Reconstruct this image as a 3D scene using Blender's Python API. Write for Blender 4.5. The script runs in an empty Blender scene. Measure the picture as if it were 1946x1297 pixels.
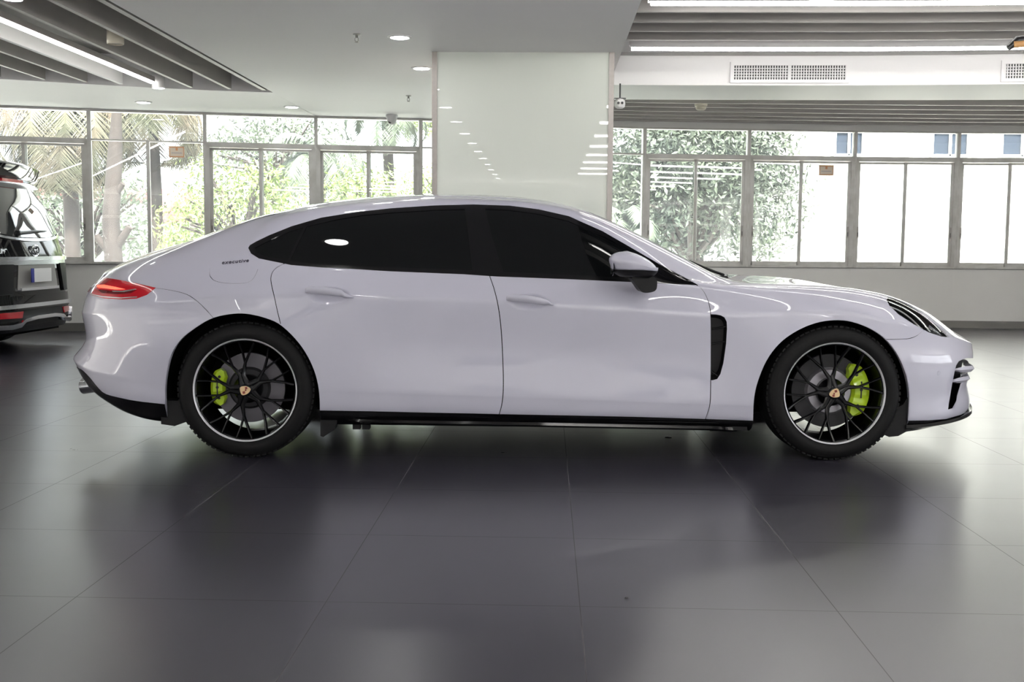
import bpy, bmesh, math, random
import numpy as np
from mathutils import Vector, Matrix
from mathutils.bvhtree import BVHTree
from mathutils.geometry import delaunay_2d_cdt
random.seed(7); RNG=np.random.default_rng(7)
PI=math.pi
sc=bpy.context.scene; COL=sc.collection
# ---------------------------------------------------------------- camera
CF,CPIT,CYAW,CROLL,CH=2067.15,.0869671,-.0317884,.0082288,1.1234
def _basis():
    cy,sy=math.cos(CYAW),math.sin(CYAW);cp,sp=math.cos(CPIT),math.sin(CPIT);cr,sr=math.cos(CROLL),math.sin(CROLL)
    f=Vector((sy*cp,cy*cp,-sp));r=Vector((cy,-sy,0));u=r.cross(f)
    return f,cr*r+sr*u,-sr*r+cr*u
FWD,RGT,UPV=_basis();EYE=Vector((0,0,CH))
cd=bpy.data.cameras.new('camera');cam=bpy.data.objects.new('camera',cd);COL.objects.link(cam)
M=Matrix((RGT,UPV,-FWD)).transposed().to_4x4();M.translation=EYE;cam.matrix_world=M
cd.sensor_width=36;cd.sensor_fit='HORIZONTAL';cd.lens=CF*36/1946;cd.clip_start=.05;cd.clip_end=400
sc.camera=cam
def ray(px,py): return (FWD*CF+RGT*(px-973)-UPV*(py-648.5)).normalized()
def atY(px,py,Y): d=ray(px,py);return EYE+d*((Y-EYE.y)/d.y)
def atX(px,py,X): d=ray(px,py);return EYE+d*((X-EYE.x)/d.x)
def atZ(px,py,Z): d=ray(px,py);return EYE+d*((Z-EYE.z)/d.z)
# ---------------------------------------------------------------- world and exposure
W_STRENGTH=5.5
SUN_E=38.0
TUBE_E=20.0; DOWN_E=60.0
world=bpy.data.worlds.new('world');sc.world=world;world.use_nodes=True
wn=world.node_tree.nodes;wl=world.node_tree.links;wn.clear()
wo=wn.new('ShaderNodeOutputWorld');wb=wn.new('ShaderNodeBackground');wl.new(wb.outputs[0],wo.inputs[0])
tc=wn.new('ShaderNodeTexCoord');sp=wn.new('ShaderNodeSeparateXYZ');rp=wn.new('ShaderNodeValToRGB')
wl.new(tc.outputs['Generated'],sp.inputs[0]);wl.new(sp.outputs[2],rp.inputs[0]);wl.new(rp.outputs[0],wb.inputs[0])
rp.color_ramp.elements[0].position=0;rp.color_ramp.elements[0].color=(.62,.64,.66,1)
rp.color_ramp.elements[1].position=.35;rp.color_ramp.elements[1].color=(.92,.96,1,1)
wb.inputs[1].default_value=W_STRENGTH
sl_=bpy.data.lights.new('sun','SUN');sl_.energy=SUN_E;sl_.angle=.03;sl_.color=(1,.96,.88);so_=bpy.data.objects.new('sun',sl_);COL.objects.link(so_)
so_.rotation_euler=Vector((-.25,.62,-.95)).to_track_quat('-Z','Y').to_euler()
sc.view_settings.view_transform='Standard';sc.view_settings.look='None';sc.view_settings.gamma=1;sc.view_settings.use_curve_mapping=False
sc.view_settings.exposure=0.45
sc.cycles.use_denoising=True
sc.cycles.max_bounces=8;sc.cycles.diffuse_bounces=4;sc.cycles.glossy_bounces=4;sc.cycles.transmission_bounces=4;sc.cycles.transparent_max_bounces=12
sc.cycles.sample_clamp_indirect=6;sc.cycles.caustics_reflective=True;sc.cycles.blur_glossy=.6;sc.cycles.caustics_refractive=False
# ---------------------------------------------------------------- materials
def mat(name,col,rough=.5,metal=0,coat=0,spec=.5,emit=None,estr=0,coat_rough=.03,noise=None,bump=None,trans=None):
    m=bpy.data.materials.new(name);m.use_nodes=True;n=m.node_tree.nodes;l=m.node_tree.links;b=n['Principled BSDF']
    b.inputs['Base Color'].default_value=(*col,1);b.inputs['Roughness'].default_value=rough;b.inputs['Metallic'].default_value=metal
    b.inputs['Coat Weight'].default_value=coat;b.inputs['Coat Roughness'].default_value=coat_rough;b.inputs['Specular IOR Level'].default_value=spec
    if emit: b.inputs['Emission Color'].default_value=(*emit,1);b.inputs['Emission Strength'].default_value=estr
    if noise:   # (scale, other colour, contrast)
        t=n.new('ShaderNodeTexCoord');q=n.new('ShaderNodeTexNoise');q.inputs['Scale'].default_value=noise[0];q.inputs['Detail'].default_value=5
        r=n.new('ShaderNodeValToRGB');r.color_ramp.elements[0].position=.5-noise[2];r.color_ramp.elements[1].position=.5+noise[2]
        r.color_ramp.elements[0].color=(*col,1);r.color_ramp.elements[1].color=(*noise[1],1)
        l.new(t.outputs['Object'],q.inputs['Vector']);l.new(q.outputs[0],r.inputs[0]);l.new(r.outputs[0],b.inputs['Base Color'])
    if bump:
        t=n.new('ShaderNodeTexCoord');q=n.new('ShaderNodeTexNoise');q.inputs['Scale'].default_value=bump[0];p=n.new('ShaderNodeBump');p.inputs['Strength'].default_value=bump[1];p.inputs['Distance'].default_value=.01
        l.new(t.outputs['Object'],q.inputs['Vector']);l.new(q.outputs[0],p.inputs['Height']);l.new(p.outputs[0],b.inputs['Normal'])
    if trans: b.inputs['Transmission Weight'].default_value=trans
    return m
MT={}
MT['wall']=mat('wall_paint',(.86,.85,.83),.6,noise=(1.3,(.82,.81,.79),.2))
MT['ceil']=mat('ceiling_paint',(.90,.885,.89),.6,noise=(.7,(.87,.86,.865),.25))
MT['cove']=mat('cove_grey',(.30,.29,.285),.6)
MT['slat']=mat('slat_grey',(.42,.40,.385),.5,noise=(2,(.37,.355,.34),.2))
MT['white']=mat('white_paint',(.86,.85,.85),.5)
MT['frame']=mat('window_aluminium',(.66,.65,.63),.4,metal=.0,noise=(6,(.56,.55,.52),.12))
MT['frame_dark']=mat('window_seal_dark',(.12,.12,.115),.6)
MT['skirt']=mat('skirting_tile',(.17,.165,.155),.35)
MT['steel']=mat('brushed_steel',(.44,.41,.385),.32,metal=.15,noise=(30,(.38,.35,.33),.3))
MT['pillar']=mat('backpainted_glass',(.72,.755,.69),.5,coat=1.0,coat_rough=.0)
MT['tube']=mat('tube_glow',(1,1,1),.5,emit=(1,.98,.94),estr=TUBE_E)
MT['tubel']=mat('led_strip_glow',(1,1,1),.5,emit=(1,.99,.93),estr=TUBE_E*.6)
MT['down']=mat('downlight_glow',(1,1,1),.5,emit=(1,.99,.97),estr=DOWN_E)
MT['cream']=mat('cream_plastic',(.62,.58,.48),.5)
MT['dark']=mat('dark_plastic',(.02,.02,.022),.4)
MT['orange']=mat('orange_plastic',(.55,.30,.12),.5)
MT['paint']=mat('white_car_paint',(.535,.53,.63),.42,coat=1,coat_rough=.01,spec=.4)
MT['black_gloss']=mat('gloss_black_trim',(.004,.004,.005),.08,coat=0,spec=.45)
MT['black_matt']=mat('matt_black_plastic',(.009,.009,.010),.5,spec=.25)
MT['shell']=mat('black_inner_panel',(.006,.006,.006),.9,spec=.1)
MT['tint']=mat('tinted_glass',(.003,.0035,.004),.02,coat=0,spec=.36)
MT['rubber']=mat('tyre_rubber',(.009,.009,.0095),.6,spec=.16,bump=(60,.1))
MT['rim']=mat('gloss_black_wheel',(.004,.004,.005),.2,coat=0,spec=.38)
MT['rimedge']=mat('polished_rim_edge',(.70,.70,.74),.4,metal=.3)
MT['disc']=mat('brake_disc_steel',(.13,.125,.14),.38,metal=.8)
MT['bell']=mat('brake_bell_grey',(.36,.35,.38),.35,metal=.7)
MT['disc_dark']=mat('brake_disc_dark',(.022,.022,.025),.5,metal=.3)
MT['acid']=mat('acid_green_caliper',(.50,.72,.02),.35,coat=.6)
MT['gold']=mat('crest_gold',(.72,.52,.30),.4,metal=.3)
MT['crest_red']=mat('crest_red',(.22,.035,.025),.5)
MT['chrome']=mat('chrome',(.88,.89,.93),.16,metal=1)
MT['chrome_satin']=mat('satin_chrome',(.62,.63,.66),.25,metal=1)
MT['red_lens']=mat('red_lens',(.55,.008,.02),.12,coat=1,coat_rough=.02)
MT['red_dark']=mat('dark_red_lens',(.16,.006,.012),.15,coat=1)
MT['red_lit']=mat('lit_tail_light',(.9,.2,.1),.2,coat=1,emit=(1,.16,.10),estr=.9)
MT['lamp_white']=mat('lamp_inner_white',(.85,.86,.9),.25)
MT['recess']=mat('licence_recess_silver',(.34,.33,.32),.5,metal=.4)
MT['badge']=mat('badge_dark',(.10,.09,.13),.3,metal=.6)
MT['van']=mat('black_van_paint',(.004,.004,.005),.03,coat=0,spec=.55)
MT['van_glass']=mat('van_glass',(.02,.022,.024),.02,coat=1,coat_rough=0,spec=.8)
MT['plate']=mat('plate_white',(.95,.95,.96),.4)
MT['plate_blue']=mat('plate_blue',(.02,.03,.35),.4)
MT['ext_wall']=mat('ext_white_wall',(.45,.445,.43),.8)
MT['ext_cream']=mat('ext_cream_wall',(.20,.185,.165),.8)
MT['ext_opposite']=mat('opposite_wall',(.20,.195,.19),.8)
MT['ext_forecourt']=mat('ext_forecourt_paving',(.66,.65,.63),.9)
MT['ext_roof']=mat('ext_red_roof',(.17,.05,.05),.8)
MT['ext_ground']=mat('ext_ground',(.70,.69,.66),.9,noise=(.3,(.60,.61,.55),.2))
MT['ext_glass']=mat('ext_window_glass',(.012,.018,.03),.6,spec=.1)
MT['bark']=mat('bark',(.015,.010,.008),.9,noise=(5,(.03,.022,.019),.25))
MT['leaf1']=mat('leaf_fresh_green',(.085,.130,.028),.6,noise=(1.2,(.145,.185,.055),.2))
MT['leaf2']=mat('leaf_dark_green',(.016,.025,.017),.6,noise=(1.1,(.048,.062,.036),.2))
MT['leaf3']=mat('leaf_dry_palm',(.085,.058,.042),.7,noise=(1.5,(.075,.08,.045),.2))
MT['leaf4']=mat('leaf_palm_green',(.052,.07,.05),.6,noise=(1.5,(.085,.105,.068),.2))
MT['notice']=mat('notice_paper',(.80,.70,.58),.7)
MT['notice_o']=mat('notice_orange',(.72,.36,.18),.7)
MT['notice_g']=mat('notice_grey',(.45,.42,.45),.7)
def glass_mat(name,veil,veilcol=(.86,.9,.95)):
    m=bpy.data.materials.new(name);m.use_nodes=True;n=m.node_tree.nodes;l=m.node_tree.links;n.clear()
    o=n.new('ShaderNodeOutputMaterial');t=n.new('ShaderNodeBsdfTransparent');g=n.new('ShaderNodeBsdfGlossy');g.inputs['Roughness'].default_value=0
    fr=n.new('ShaderNodeFresnel');fr.inputs[0].default_value=1.5;mx=n.new('ShaderNodeMixShader')
    t.inputs[0].default_value=(.94,.96,.95,1)
    tr=n.new('ShaderNodeBsdfTranslucent');tr.inputs[0].default_value=(*veilcol,1)
    m2=n.new('ShaderNodeMixShader')
    # dust and overexposure haze put into the pane: heavier towards its lower edge and in soft patches (object z runs 0..1 over the pane)
    tcn=n.new('ShaderNodeTexCoord');sx=n.new('ShaderNodeSeparateXYZ');nz=n.new('ShaderNodeTexNoise');nz.inputs['Scale'].default_value=1.6
    l.new(tcn.outputs['Generated'],sx.inputs[0]);l.new(tcn.outputs['Object'],nz.inputs['Vector'])
    mr=n.new('ShaderNodeMapRange');mr.inputs[1].default_value=0;mr.inputs[2].default_value=.28;mr.inputs[3].default_value=veil*1.5;mr.inputs[4].default_value=veil
    l.new(sx.outputs[2],mr.inputs[0])
    ml=n.new('ShaderNodeMath');ml.operation='MULTIPLY_ADD';ml.inputs[1].default_value=veil*1.2;l.new(nz.outputs[0],ml.inputs[0]);l.new(mr.outputs[0],ml.inputs[2])
    l.new(ml.outputs[0],m2.inputs[0]);l.new(t.outputs[0],m2.inputs[1]);l.new(tr.outputs[0],m2.inputs[2])
    l.new(fr.outputs[0],mx.inputs[0]);l.new(m2.outputs[0],mx.inputs[1]);l.new(g.outputs[0],mx.inputs[2]);l.new(mx.outputs[0],o.inputs[0])
    return m
MT['pane']=glass_mat('hazy_dusty_glass',.016)
MT['clear']=glass_mat('clear_lens',.0)
def floor_mat():
    m=bpy.data.materials.new('floor_tiles');m.use_nodes=True;n=m.node_tree.nodes;l=m.node_tree.links;b=n['Principled BSDF']
    t=n.new('ShaderNodeTexCoord');s=n.new('ShaderNodeSeparateXYZ');l.new(t.outputs['Object'],s.inputs[0])
    def line(out,off):
        a=n.new('ShaderNodeMath');a.operation='ADD';a.inputs[1].default_value=-off+80.4;l.new(out,a.inputs[0])
        mo=n.new('ShaderNodeMath');mo.operation='MODULO';mo.inputs[1].default_value=.8;l.new(a.outputs[0],mo.inputs[0])
        su=n.new('ShaderNodeMath');su.operation='SUBTRACT';su.inputs[1].default_value=.4;l.new(mo.outputs[0],su.inputs[0])
        ab=n.new('ShaderNodeMath');ab.operation='ABSOLUTE';l.new(su.outputs[0],ab.inputs[0])
        lt=n.new('ShaderNodeMath');lt.operation='LESS_THAN';lt.inputs[1].default_value=.0016;l.new(ab.outputs[0],lt.inputs[0]);return lt.outputs[0]
    mx=n.new('ShaderNodeMath');mx.operation='MAXIMUM';l.new(line(s.outputs[0],.114),mx.inputs[0]);l.new(line(s.outputs[1],3.328),mx.inputs[1])
    nz=n.new('ShaderNodeTexNoise');nz.inputs['Scale'].default_value=.9;nz.inputs['Detail'].default_value=6;l.new(t.outputs['Object'],nz.inputs['Vector'])
    r=n.new('ShaderNodeValToRGB');r.color_ramp.elements[0].position=.3;r.color_ramp.elements[1].position=.7
    r.color_ramp.elements[0].color=(.028,.026,.038,1);r.color_ramp.elements[1].color=(.035,.033,.046,1);l.new(nz.outputs[0],r.inputs[0])
    mc=n.new('ShaderNodeMixRGB');mc.inputs[2].default_value=(.065,.06,.066,1);l.new(mx.outputs[0],mc.inputs[0]);l.new(r.outputs[0],mc.inputs[1]);l.new(mc.outputs[0],b.inputs['Base Color'])
    n2=n.new('ShaderNodeTexNoise');n2.inputs['Scale'].default_value=3;n2.inputs['Detail'].default_value=8;l.new(t.outputs['Object'],n2.inputs['Vector'])
    r2=n.new('ShaderNodeMapRange');r2.inputs[3].default_value=.265;r2.inputs[4].default_value=.30;l.new(n2.outputs[0],r2.inputs[0])
    ad=n.new('ShaderNodeMath');ad.operation='MULTIPLY_ADD';ad.inputs[1].default_value=.5;l.new(mx.outputs[0],ad.inputs[0]);l.new(r2.outputs[0],ad.inputs[2])
    l.new(ad.outputs[0],b.inputs['Roughness']);b.inputs['Specular IOR Level'].default_value=.9
    return m
MT['floor']=floor_mat()
# ---------------------------------------------------------------- mesh helpers
def tag(o,label=None,cat=None,group=None,kind=None):
    if label:o['label']=label
    if cat:o['category']=cat
    if group:o['group']=group
    if kind:o['kind']=kind
    return o
def empty(name,loc=(0,0,0),rz=0):
    o=bpy.data.objects.new(name,None);COL.objects.link(o);o.location=loc;o.rotation_euler=(0,0,rz);o.empty_display_size=.1
    return o
def wmat(o): return (wmat(o.parent)@o.matrix_basis) if o.parent else o.matrix_basis.copy()
def mesh_obj(name,verts,faces,m,parent=None,smooth=None,normals=None,fm=None,inv=None):
    me=bpy.data.meshes.new(name)
    if parent is not None and inv is not False:
        iv=wmat(parent).inverted();verts=[iv@Vector(v) for v in verts]
        if normals is not None: r3=iv.to_3x3();normals=[r3@Vector(q) for q in normals]
    me.from_pydata([tuple(v) for v in verts],[],[tuple(f) for f in faces])
    for mm in (m if isinstance(m,(list,tuple)) else [m]): me.materials.append(mm)
    if fm: me.polygons.foreach_set('material_index',fm)
    me.validate();me.update()
    if smooth is not None or normals is not None:
        me.polygons.foreach_set('use_smooth',[True]*len(me.polygons))
        if normals is None and smooth<180: me.set_sharp_from_angle(angle=math.radians(smooth))
    if normals is not None: me.normals_split_custom_set_from_vertices([tuple(q) for q in normals])
    o=bpy.data.objects.new(name,me);COL.objects.link(o)
    if parent is not None:o.parent=parent
    return o
class MB:
    def __init__(s): s.v=[];s.f=[];s.m=[];s.cm=0
    def add(s,v,f,T=None):
        b=len(s.v);s.v+=[T@Vector(q) if T else Vector(q) for q in v];s.f+=[tuple(i+b for i in g) for g in f];s.m+=[s.cm]*len(f)
    def box(s,x0,x1,y0,y1,z0,z1,T=None):
        s.add([(x0,y0,z0),(x1,y0,z0),(x1,y1,z0),(x0,y1,z0),(x0,y0,z1),(x1,y0,z1),(x1,y1,z1),(x0,y1,z1)],[(0,3,2,1),(4,5,6,7),(0,1,5,4),(1,2,6,5),(2,3,7,6),(3,0,4,7)],T)
    def prism(s,pts,a,b,T=None,axis='z'):
        n=len(pts)
        def P(p,h): return (p[0],p[1],h) if axis=='z' else ((p[0],h,p[1]) if axis=='y' else (h,p[0],p[1]))
        s.add([P(p,a) for p in pts]+[P(p,b) for p in pts],[tuple(range(n))[::-1],tuple(range(n,2*n))]+[(i,(i+1)%n,n+(i+1)%n,n+i) for i in range(n)],T)
    def tube(s,pts,r,n=8,T=None,cap=True):
        pts=[Vector(p) for p in pts];rr=r if hasattr(r,'__len__') else [r]*len(pts);V=[];F=[];prev=None
        for i,p in enumerate(pts):
            d=(pts[min(i+1,len(pts)-1)]-pts[max(i-1,0)]).normalized()
            a=prev if prev is not None else (Vector((0,0,1)) if abs(d.z)<.9 else Vector((1,0,0)))
            u=(a-d*a.dot(d)).normalized();w=d.cross(u);prev=u
            V+=[p+(u*math.cos(2*PI*k/n)+w*math.sin(2*PI*k/n))*rr[i] for k in range(n)]
        for i in range(len(pts)-1):
            F+=[(i*n+k,i*n+(k+1)%n,(i+1)*n+(k+1)%n,(i+1)*n+k) for k in range(n)]
        if cap: F+=[tuple(range(n))[::-1],tuple(range((len(pts)-1)*n,len(pts)*n))]
        s.add(V,F,T)
    def lathe(s,prof,n=32,T=None,axis='z',close=False,a0=0,a1=2*PI):
        full=abs(a1-a0-2*PI)<1e-6;V=[];F=[];m=n if full else n+1
        for k in range(m):
            a=a0+(a1-a0)*k/n;c,q=math.cos(a),math.sin(a)
            for r,h in prof: V.append((r*c,r*q,h) if axis=='z' else (r*c,h,r*q))
        L=len(prof)
        for k in range(n):
            k2=(k+1)%m
            for i in range(L-1 if not close else L): j=(i+1)%L;F.append((k*L+i,k2*L+i,k2*L+j,k*L+j))
        s.add(V,F,T)
    def build(s,name,m,parent=None,smooth=None,inv=None):
        return mesh_obj(name,s.v,s.f,m,parent,smooth,fm=s.m if isinstance(m,(list,tuple)) else None,inv=inv)
def copy_tree(o,parent=None):
    c=o.copy();COL.objects.link(c)
    if parent is not None:c.parent=parent
    for ch in o.children: copy_tree(ch,c)
    return c
def TR(x,y,z,rz=0): return Matrix.Translation((x,y,z))@Matrix.Rotation(rz,4,'Z')
def split_loose(o):
    """every separate piece of a part becomes a part of its own"""
    bm=bmesh.new();bm.from_mesh(o.data);bm.faces.ensure_lookup_table();seen={};k=0
    for f in bm.faces:
        if f.index in seen: continue
        st=[f];seen[f.index]=k
        while st:
            g=st.pop()
            for e in g.edges:
                for h in e.link_faces:
                    if h.index not in seen: seen[h.index]=k;st.append(h)
        k+=1
    if k<2: bm.free();return [o]
    out=[]
    for i in range(k):
        c=bm.copy();c.faces.ensure_lookup_table()
        bmesh.ops.delete(c,geom=[f for f in c.faces if seen[f.index]!=i],context='FACES')
        me=bpy.data.meshes.new(o.name.split('.')[0]);c.to_mesh(me);c.free()
        for m in o.data.materials: me.materials.append(m)
        n=bpy.data.objects.new(o.name.split('.')[0],me);COL.objects.link(n);n.parent=o.parent;out.append(n)
    bm.free();bpy.data.objects.remove(o);return out
# ================================================================ the room
ZC=2.80; ZT=3.13          # flat ceiling, top of the recesses
WALL=[(-14,10.5),(-6.8,13.43),(-5.78,13.68),(-4.42,14.03),(-3.05,14.35),(-1.7,14.58),(-.3,15.0),(1.34,15.45),(2.82,15.60),(4.35,15.78),(5.83,15.86),(7.3,15.82),(12,15.3)]
def wallY(x):
    for a,b in zip(WALL[:-1],WALL[1:]):
        if a[0]<=x<=b[0]: return a[1]+(b[1]-a[1])*(x-a[0])/(b[0]-a[0])
    return WALL[-1][1]
S0,S1,ZW1,ZL1=.855,2.41,2.43,2.785
YB=-10.0; XL,XR_=-14.0,12.0
def struct(name,mb,m,smooth=None,label=None,parent=None):
    o=mb.build(name,m,parent,smooth)
    if parent is None: o['kind']='structure'
    if label:o['label']=label
    return o
b=MB();b.add([(XL,YB,0),(XR_,YB,0),(XR_,WALL[-1][1],0)]+[(x,y,0) for x,y in WALL[::-1][1:]],[tuple(range(3+len(WALL)-1))]);
b.v+= [Vector((v.x,v.y,-.1)) for v in b.v];n_=len(b.v)//2;b.f.append(tuple(range(n_,2*n_))[::-1]);b.m.append(0)
struct('floor',b,MT['floor'],label='dark grey square floor tiles with thin joints')
def wall_strip(b,z0,z1,t0=0,t1=.2,x0=None,x1=None,sub=WALL):
    for (ax,ay),(bx,by) in zip(sub[:-1],sub[1:]):
        L=math.hypot(bx-ax,by-ay);T=Matrix.Translation((ax,ay,0))@Matrix.Rotation(math.atan2(by-ay,bx-ax),4,'Z')
        b.box(0,L,t0,t1,z0,z1,T)
b=MB();wall_strip(b,0,S0);wall_strip(b,ZL1,3.3);struct('wall_back',b,MT['wall'],label='white painted wall under the row of windows')
b=MB();wall_strip(b,0,.105,-.015,0);struct('baseboard_back',b,MT['skirt'],label='dark tile skirting along the window wall')
b=MB();wall_strip(b,S0-.006,S0+.004,-.02,.06);struct('trim_1',b,MT['frame_dark'])
# other walls: behind and beside the camera, with the big window openings mirrored in the van; left ones added to light the room
b=MB();b.box(XL-.2,XL,YB,WALL[0][1],2.75,3.3);b.box(XL-.2,XL,9.5,WALL[0][1],0,2.75);k=YB
while k<9.6: b.box(XL-.2,XL,k-.06,k+.06,.0,2.75);k+=1.75
struct('wall_left',b,MT['wall'])
b=MB();b.box(XL,XR_,YB-.2,YB,2.75,3.3);b.box(XL,XR_,YB-.2,YB,0,.55)  # low knee wall added to keep the bright forecourt out of the car's reflections
for k in range(18): b.box(XL+k*1.55-.06,XL+k*1.55+.06,YB-.2,YB,.0,2.75)
b.box(XL,XR_,YB-.15,YB-.08,1.95,2.05);struct('wall_front',b,MT['wall'])
b=MB();b.box(XR_,XR_+.2,YB,WALL[-1][1],2.6,3.3);b.box(XR_,XR_+.2,YB,7.5,0,.9);b.box(XR_,XR_+.2,7.5,WALL[-1][1],0,2.6)
k=YB
while k<7.3: b.box(XR_,XR_+.2,k-.06,k+.06,.0,2.75);k+=1.75
b.box(XR_+.05,XR_+.12,YB,7.5,1.95,2.02)
struct('wall_right',b,MT['wall'])
b=MB();b.add([(-40,-40,-.06),(40,-40,-.06),(40,YB-.2,-.06),(-40,YB-.2,-.06)],[(0,1,2,3)]);b.add([(XR_+.2,YB-.2,-.06),(40,YB-.2,-.06),(40,16.4,-.06),(XR_+.2,16.4,-.06)],[(0,1,2,3)]);b.add([(-40,YB-.2,-.06),(XL-.2,YB-.2,-.06),(XL-.2,16.4,-.06),(-40,16.4,-.06)],[(0,1,2,3)]);o=b.build('ground_forecourt',MT['ext_forecourt']);o['kind']='structure'
b=MB();b.box(-45,45,-30,-25,-.06,10);b.cm=1
for i in range(22):
    for j in range(3): b.box(-44+4.1*i,-42+4.1*i,-25.02,-24.98,1.2+3.1*j,2.9+3.1*j)
b.cm=0;b.box(-27,-24,-26,16,-.06,9)  # unseen side block added to cut sky light through the left glazing
o=b.build('opposite_building',[MT['ext_opposite'],MT['ext_glass']]);o['kind']='structure'
# ---- window bays
def bay(n,A,B,kind,notice=None,label=None):
    ax,ay=A;bx,by=B;L=math.hypot(bx-ax,by-ay);T=Matrix.Translation((ax,ay,0))@Matrix.Rotation(math.atan2(by-ay,bx-ax),4,'Z')
    root=empty('window_%d'%n,(ax,ay,S0));root['kind']='structure'
    if label:root['label']=label
    f=MB();w=.022
    f.box(-w,w,-.03,.06,S0,ZL1,T);f.box(L-w,L+w,-.03,.06,S0,ZL1,T)      # mullions
    f.box(0,L,-.03,.06,S1,ZW1,T);f.box(0,L,-.02,.05,ZL1-.012,ZL1+.01,T)
    if kind=='slide': f.box(w,L-w,-.035,.065,S1-.045,S1,T);f.box(w,L-w,-.035,.065,S0,S0+.03,T);f.box(w,w+.035,-.035,.065,S0,S1,T);f.box(L-w-.035,L-w,-.035,.065,S0,S1,T)
    else: f.box(L/2-.02,L/2+.02,-.03,.06,S0,S1,T);f.box(w,L-w,-.02,.05,S0,S0+.03,T)
    f.build('window_frame',MT['frame'],root)
    p=MB();p.box(w,L-w,.008,.014,ZW1,ZL1-.012,T);p.build('pane',MT['pane'],root)
    if kind=='slide':
        for (a,b_,off,hx) in ((w+.035,L/2+.03,.03,.03),(L/2-.03,L-w-.035,-.01,None)):
            s=MB();r=.038;z0,z1=S0+.03,S1-.05
            s.box(a,a+r,off-.012,off+.012,z0,z1,T);s.box(b_-r,b_,off-.012,off+.012,z0,z1,T);s.box(a,b_,off-.012,off+.012,z0,z0+.055,T);s.box(a,b_,off-.012,off+.012,z1-.03,z1,T)
            so=s.build('sash',MT['frame'],root)
            p=MB();p.box(a+r,b_-r,off-.003,off+.003,z0+.055,z1-.03,T);p.build('pane',MT['pane'],so)
            h=MB();hx=(a+r/2) if off>0 else (b_-r/2);h.box(hx-.012,hx+.012,off-.022 if off<0 else off-.05,off-.012,1.28,1.44,T);h.cm=1;h.box(hx-.006,hx+.006,off-.026 if off<0 else off-.055,off-.02,1.30,1.36,T)
            h.build('latch',[MT['steel'],MT['frame_dark']],so)
    else:
        for a,b_ in ((w,L/2-.02),(L/2+.02,L-w)):
            p=MB();p.box(a,b_,.008,.014,S0+.03,S1,T);p.build('pane',MT['pane'],root)
    if notice:
        px0,py0,px1,py1,lab=notice
        # sticker on the inside of the pane
        n_=Vector((-(by-ay),bx-ax,0)).normalized()*-1
        def hit(px,py):
            d=ray(px,py);P0=Vector((ax,ay,0))+n_*.026;t=(P0-EYE).dot(n_)/d.dot(n_);return EYE+d*t
        c=[hit(px0,py1),hit(px1,py1),hit(px1,py0),hit(px0,py0)]
        zb,zt=(c[0].z+c[1].z)/2,(c[2].z+c[3].z)/2
        o0=c[0].copy();e=(c[1]-c[0]);e.z=0;Wd=e.length;e.normalize()
        r=empty('window_notice',(o0.x,o0.y,zb));tag(r,lab,'sticker')
        TT=Matrix.Translation((o0.x,o0.y,0))@Matrix.Rotation(math.atan2(e.y,e.x),4,'Z')
        q=MB();q.box(0,Wd,0,.002,zb,zt,TT);q.build('paper',MT['notice'],r)
        q=MB();d_=.012;h=zt-zb
        for z_ in (zb+.008,zt-.008-d_): q.box(.008,Wd-.008,-.002,0,z_,z_+d_,TT)
        for x_ in (.008,Wd-.008-d_*.6): q.box(x_,x_+d_*.6,-.002,0,zb+.01,zt-.01,TT)
        q.box(Wd*.43,Wd*.57,-.002,0,zt-h*.38,zt-h*.12,TT);q.build('printed_border',MT['notice_o'],r)
        q=MB()
        for i in range(11): q.box(Wd*(.17+.062*i),Wd*(.205+.062*i),-.002,0,zb+h*.36,zb+h*.46,TT)
        q.build('printed_line',MT['notice_g'],r)
bounds=[(-7.2,wallY(-7.2))]+[p for p in WALL if -6<p[0]<-1]+[(-.16,wallY(-.16)),(1.34,15.45)]+[p for p in WALL if 2<p[0]<8]+[(8.8,wallY(8.8))]
BAYS=[(-9.7,-7.24,'slide'),(-7.24,-5.78,'slide'),(-5.78,-4.42,'fixed'),(-4.42,-3.05,'slide'),(-3.05,-1.70,'slide'),(-1.70,-.20,'fixed'),(-.20,1.34,'fixed'),(1.34,2.82,'slide'),(2.82,4.35,'slide'),(4.35,5.83,'slide'),(5.83,7.3,'slide'),(7.3,8.8,'slide')]
NOT={3:(321,278,351,300,'orange bordered notice stuck on the window pane above the rear of the white car'),9:(1556,314,1584,334,'orange bordered notice stuck on the window pane right of the big tree')}
for i,(a,b_,kd) in enumerate(BAYS,1): bay(i,(a,wallY(a)),(b_,wallY(b_)),kd,NOT.get(i))
for (x0,x1) in ((XL,-9.7),(8.8,XR_)):      # solid wall beyond the windows
    pts=[(x0,wallY(x0))]+[p for p in WALL if x0<p[0]<x1]+[(x1,wallY(x1))]
    b=MB();wall_strip(b,S0,ZL1,sub=pts);struct('wall_back',b,MT['wall'])
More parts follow.
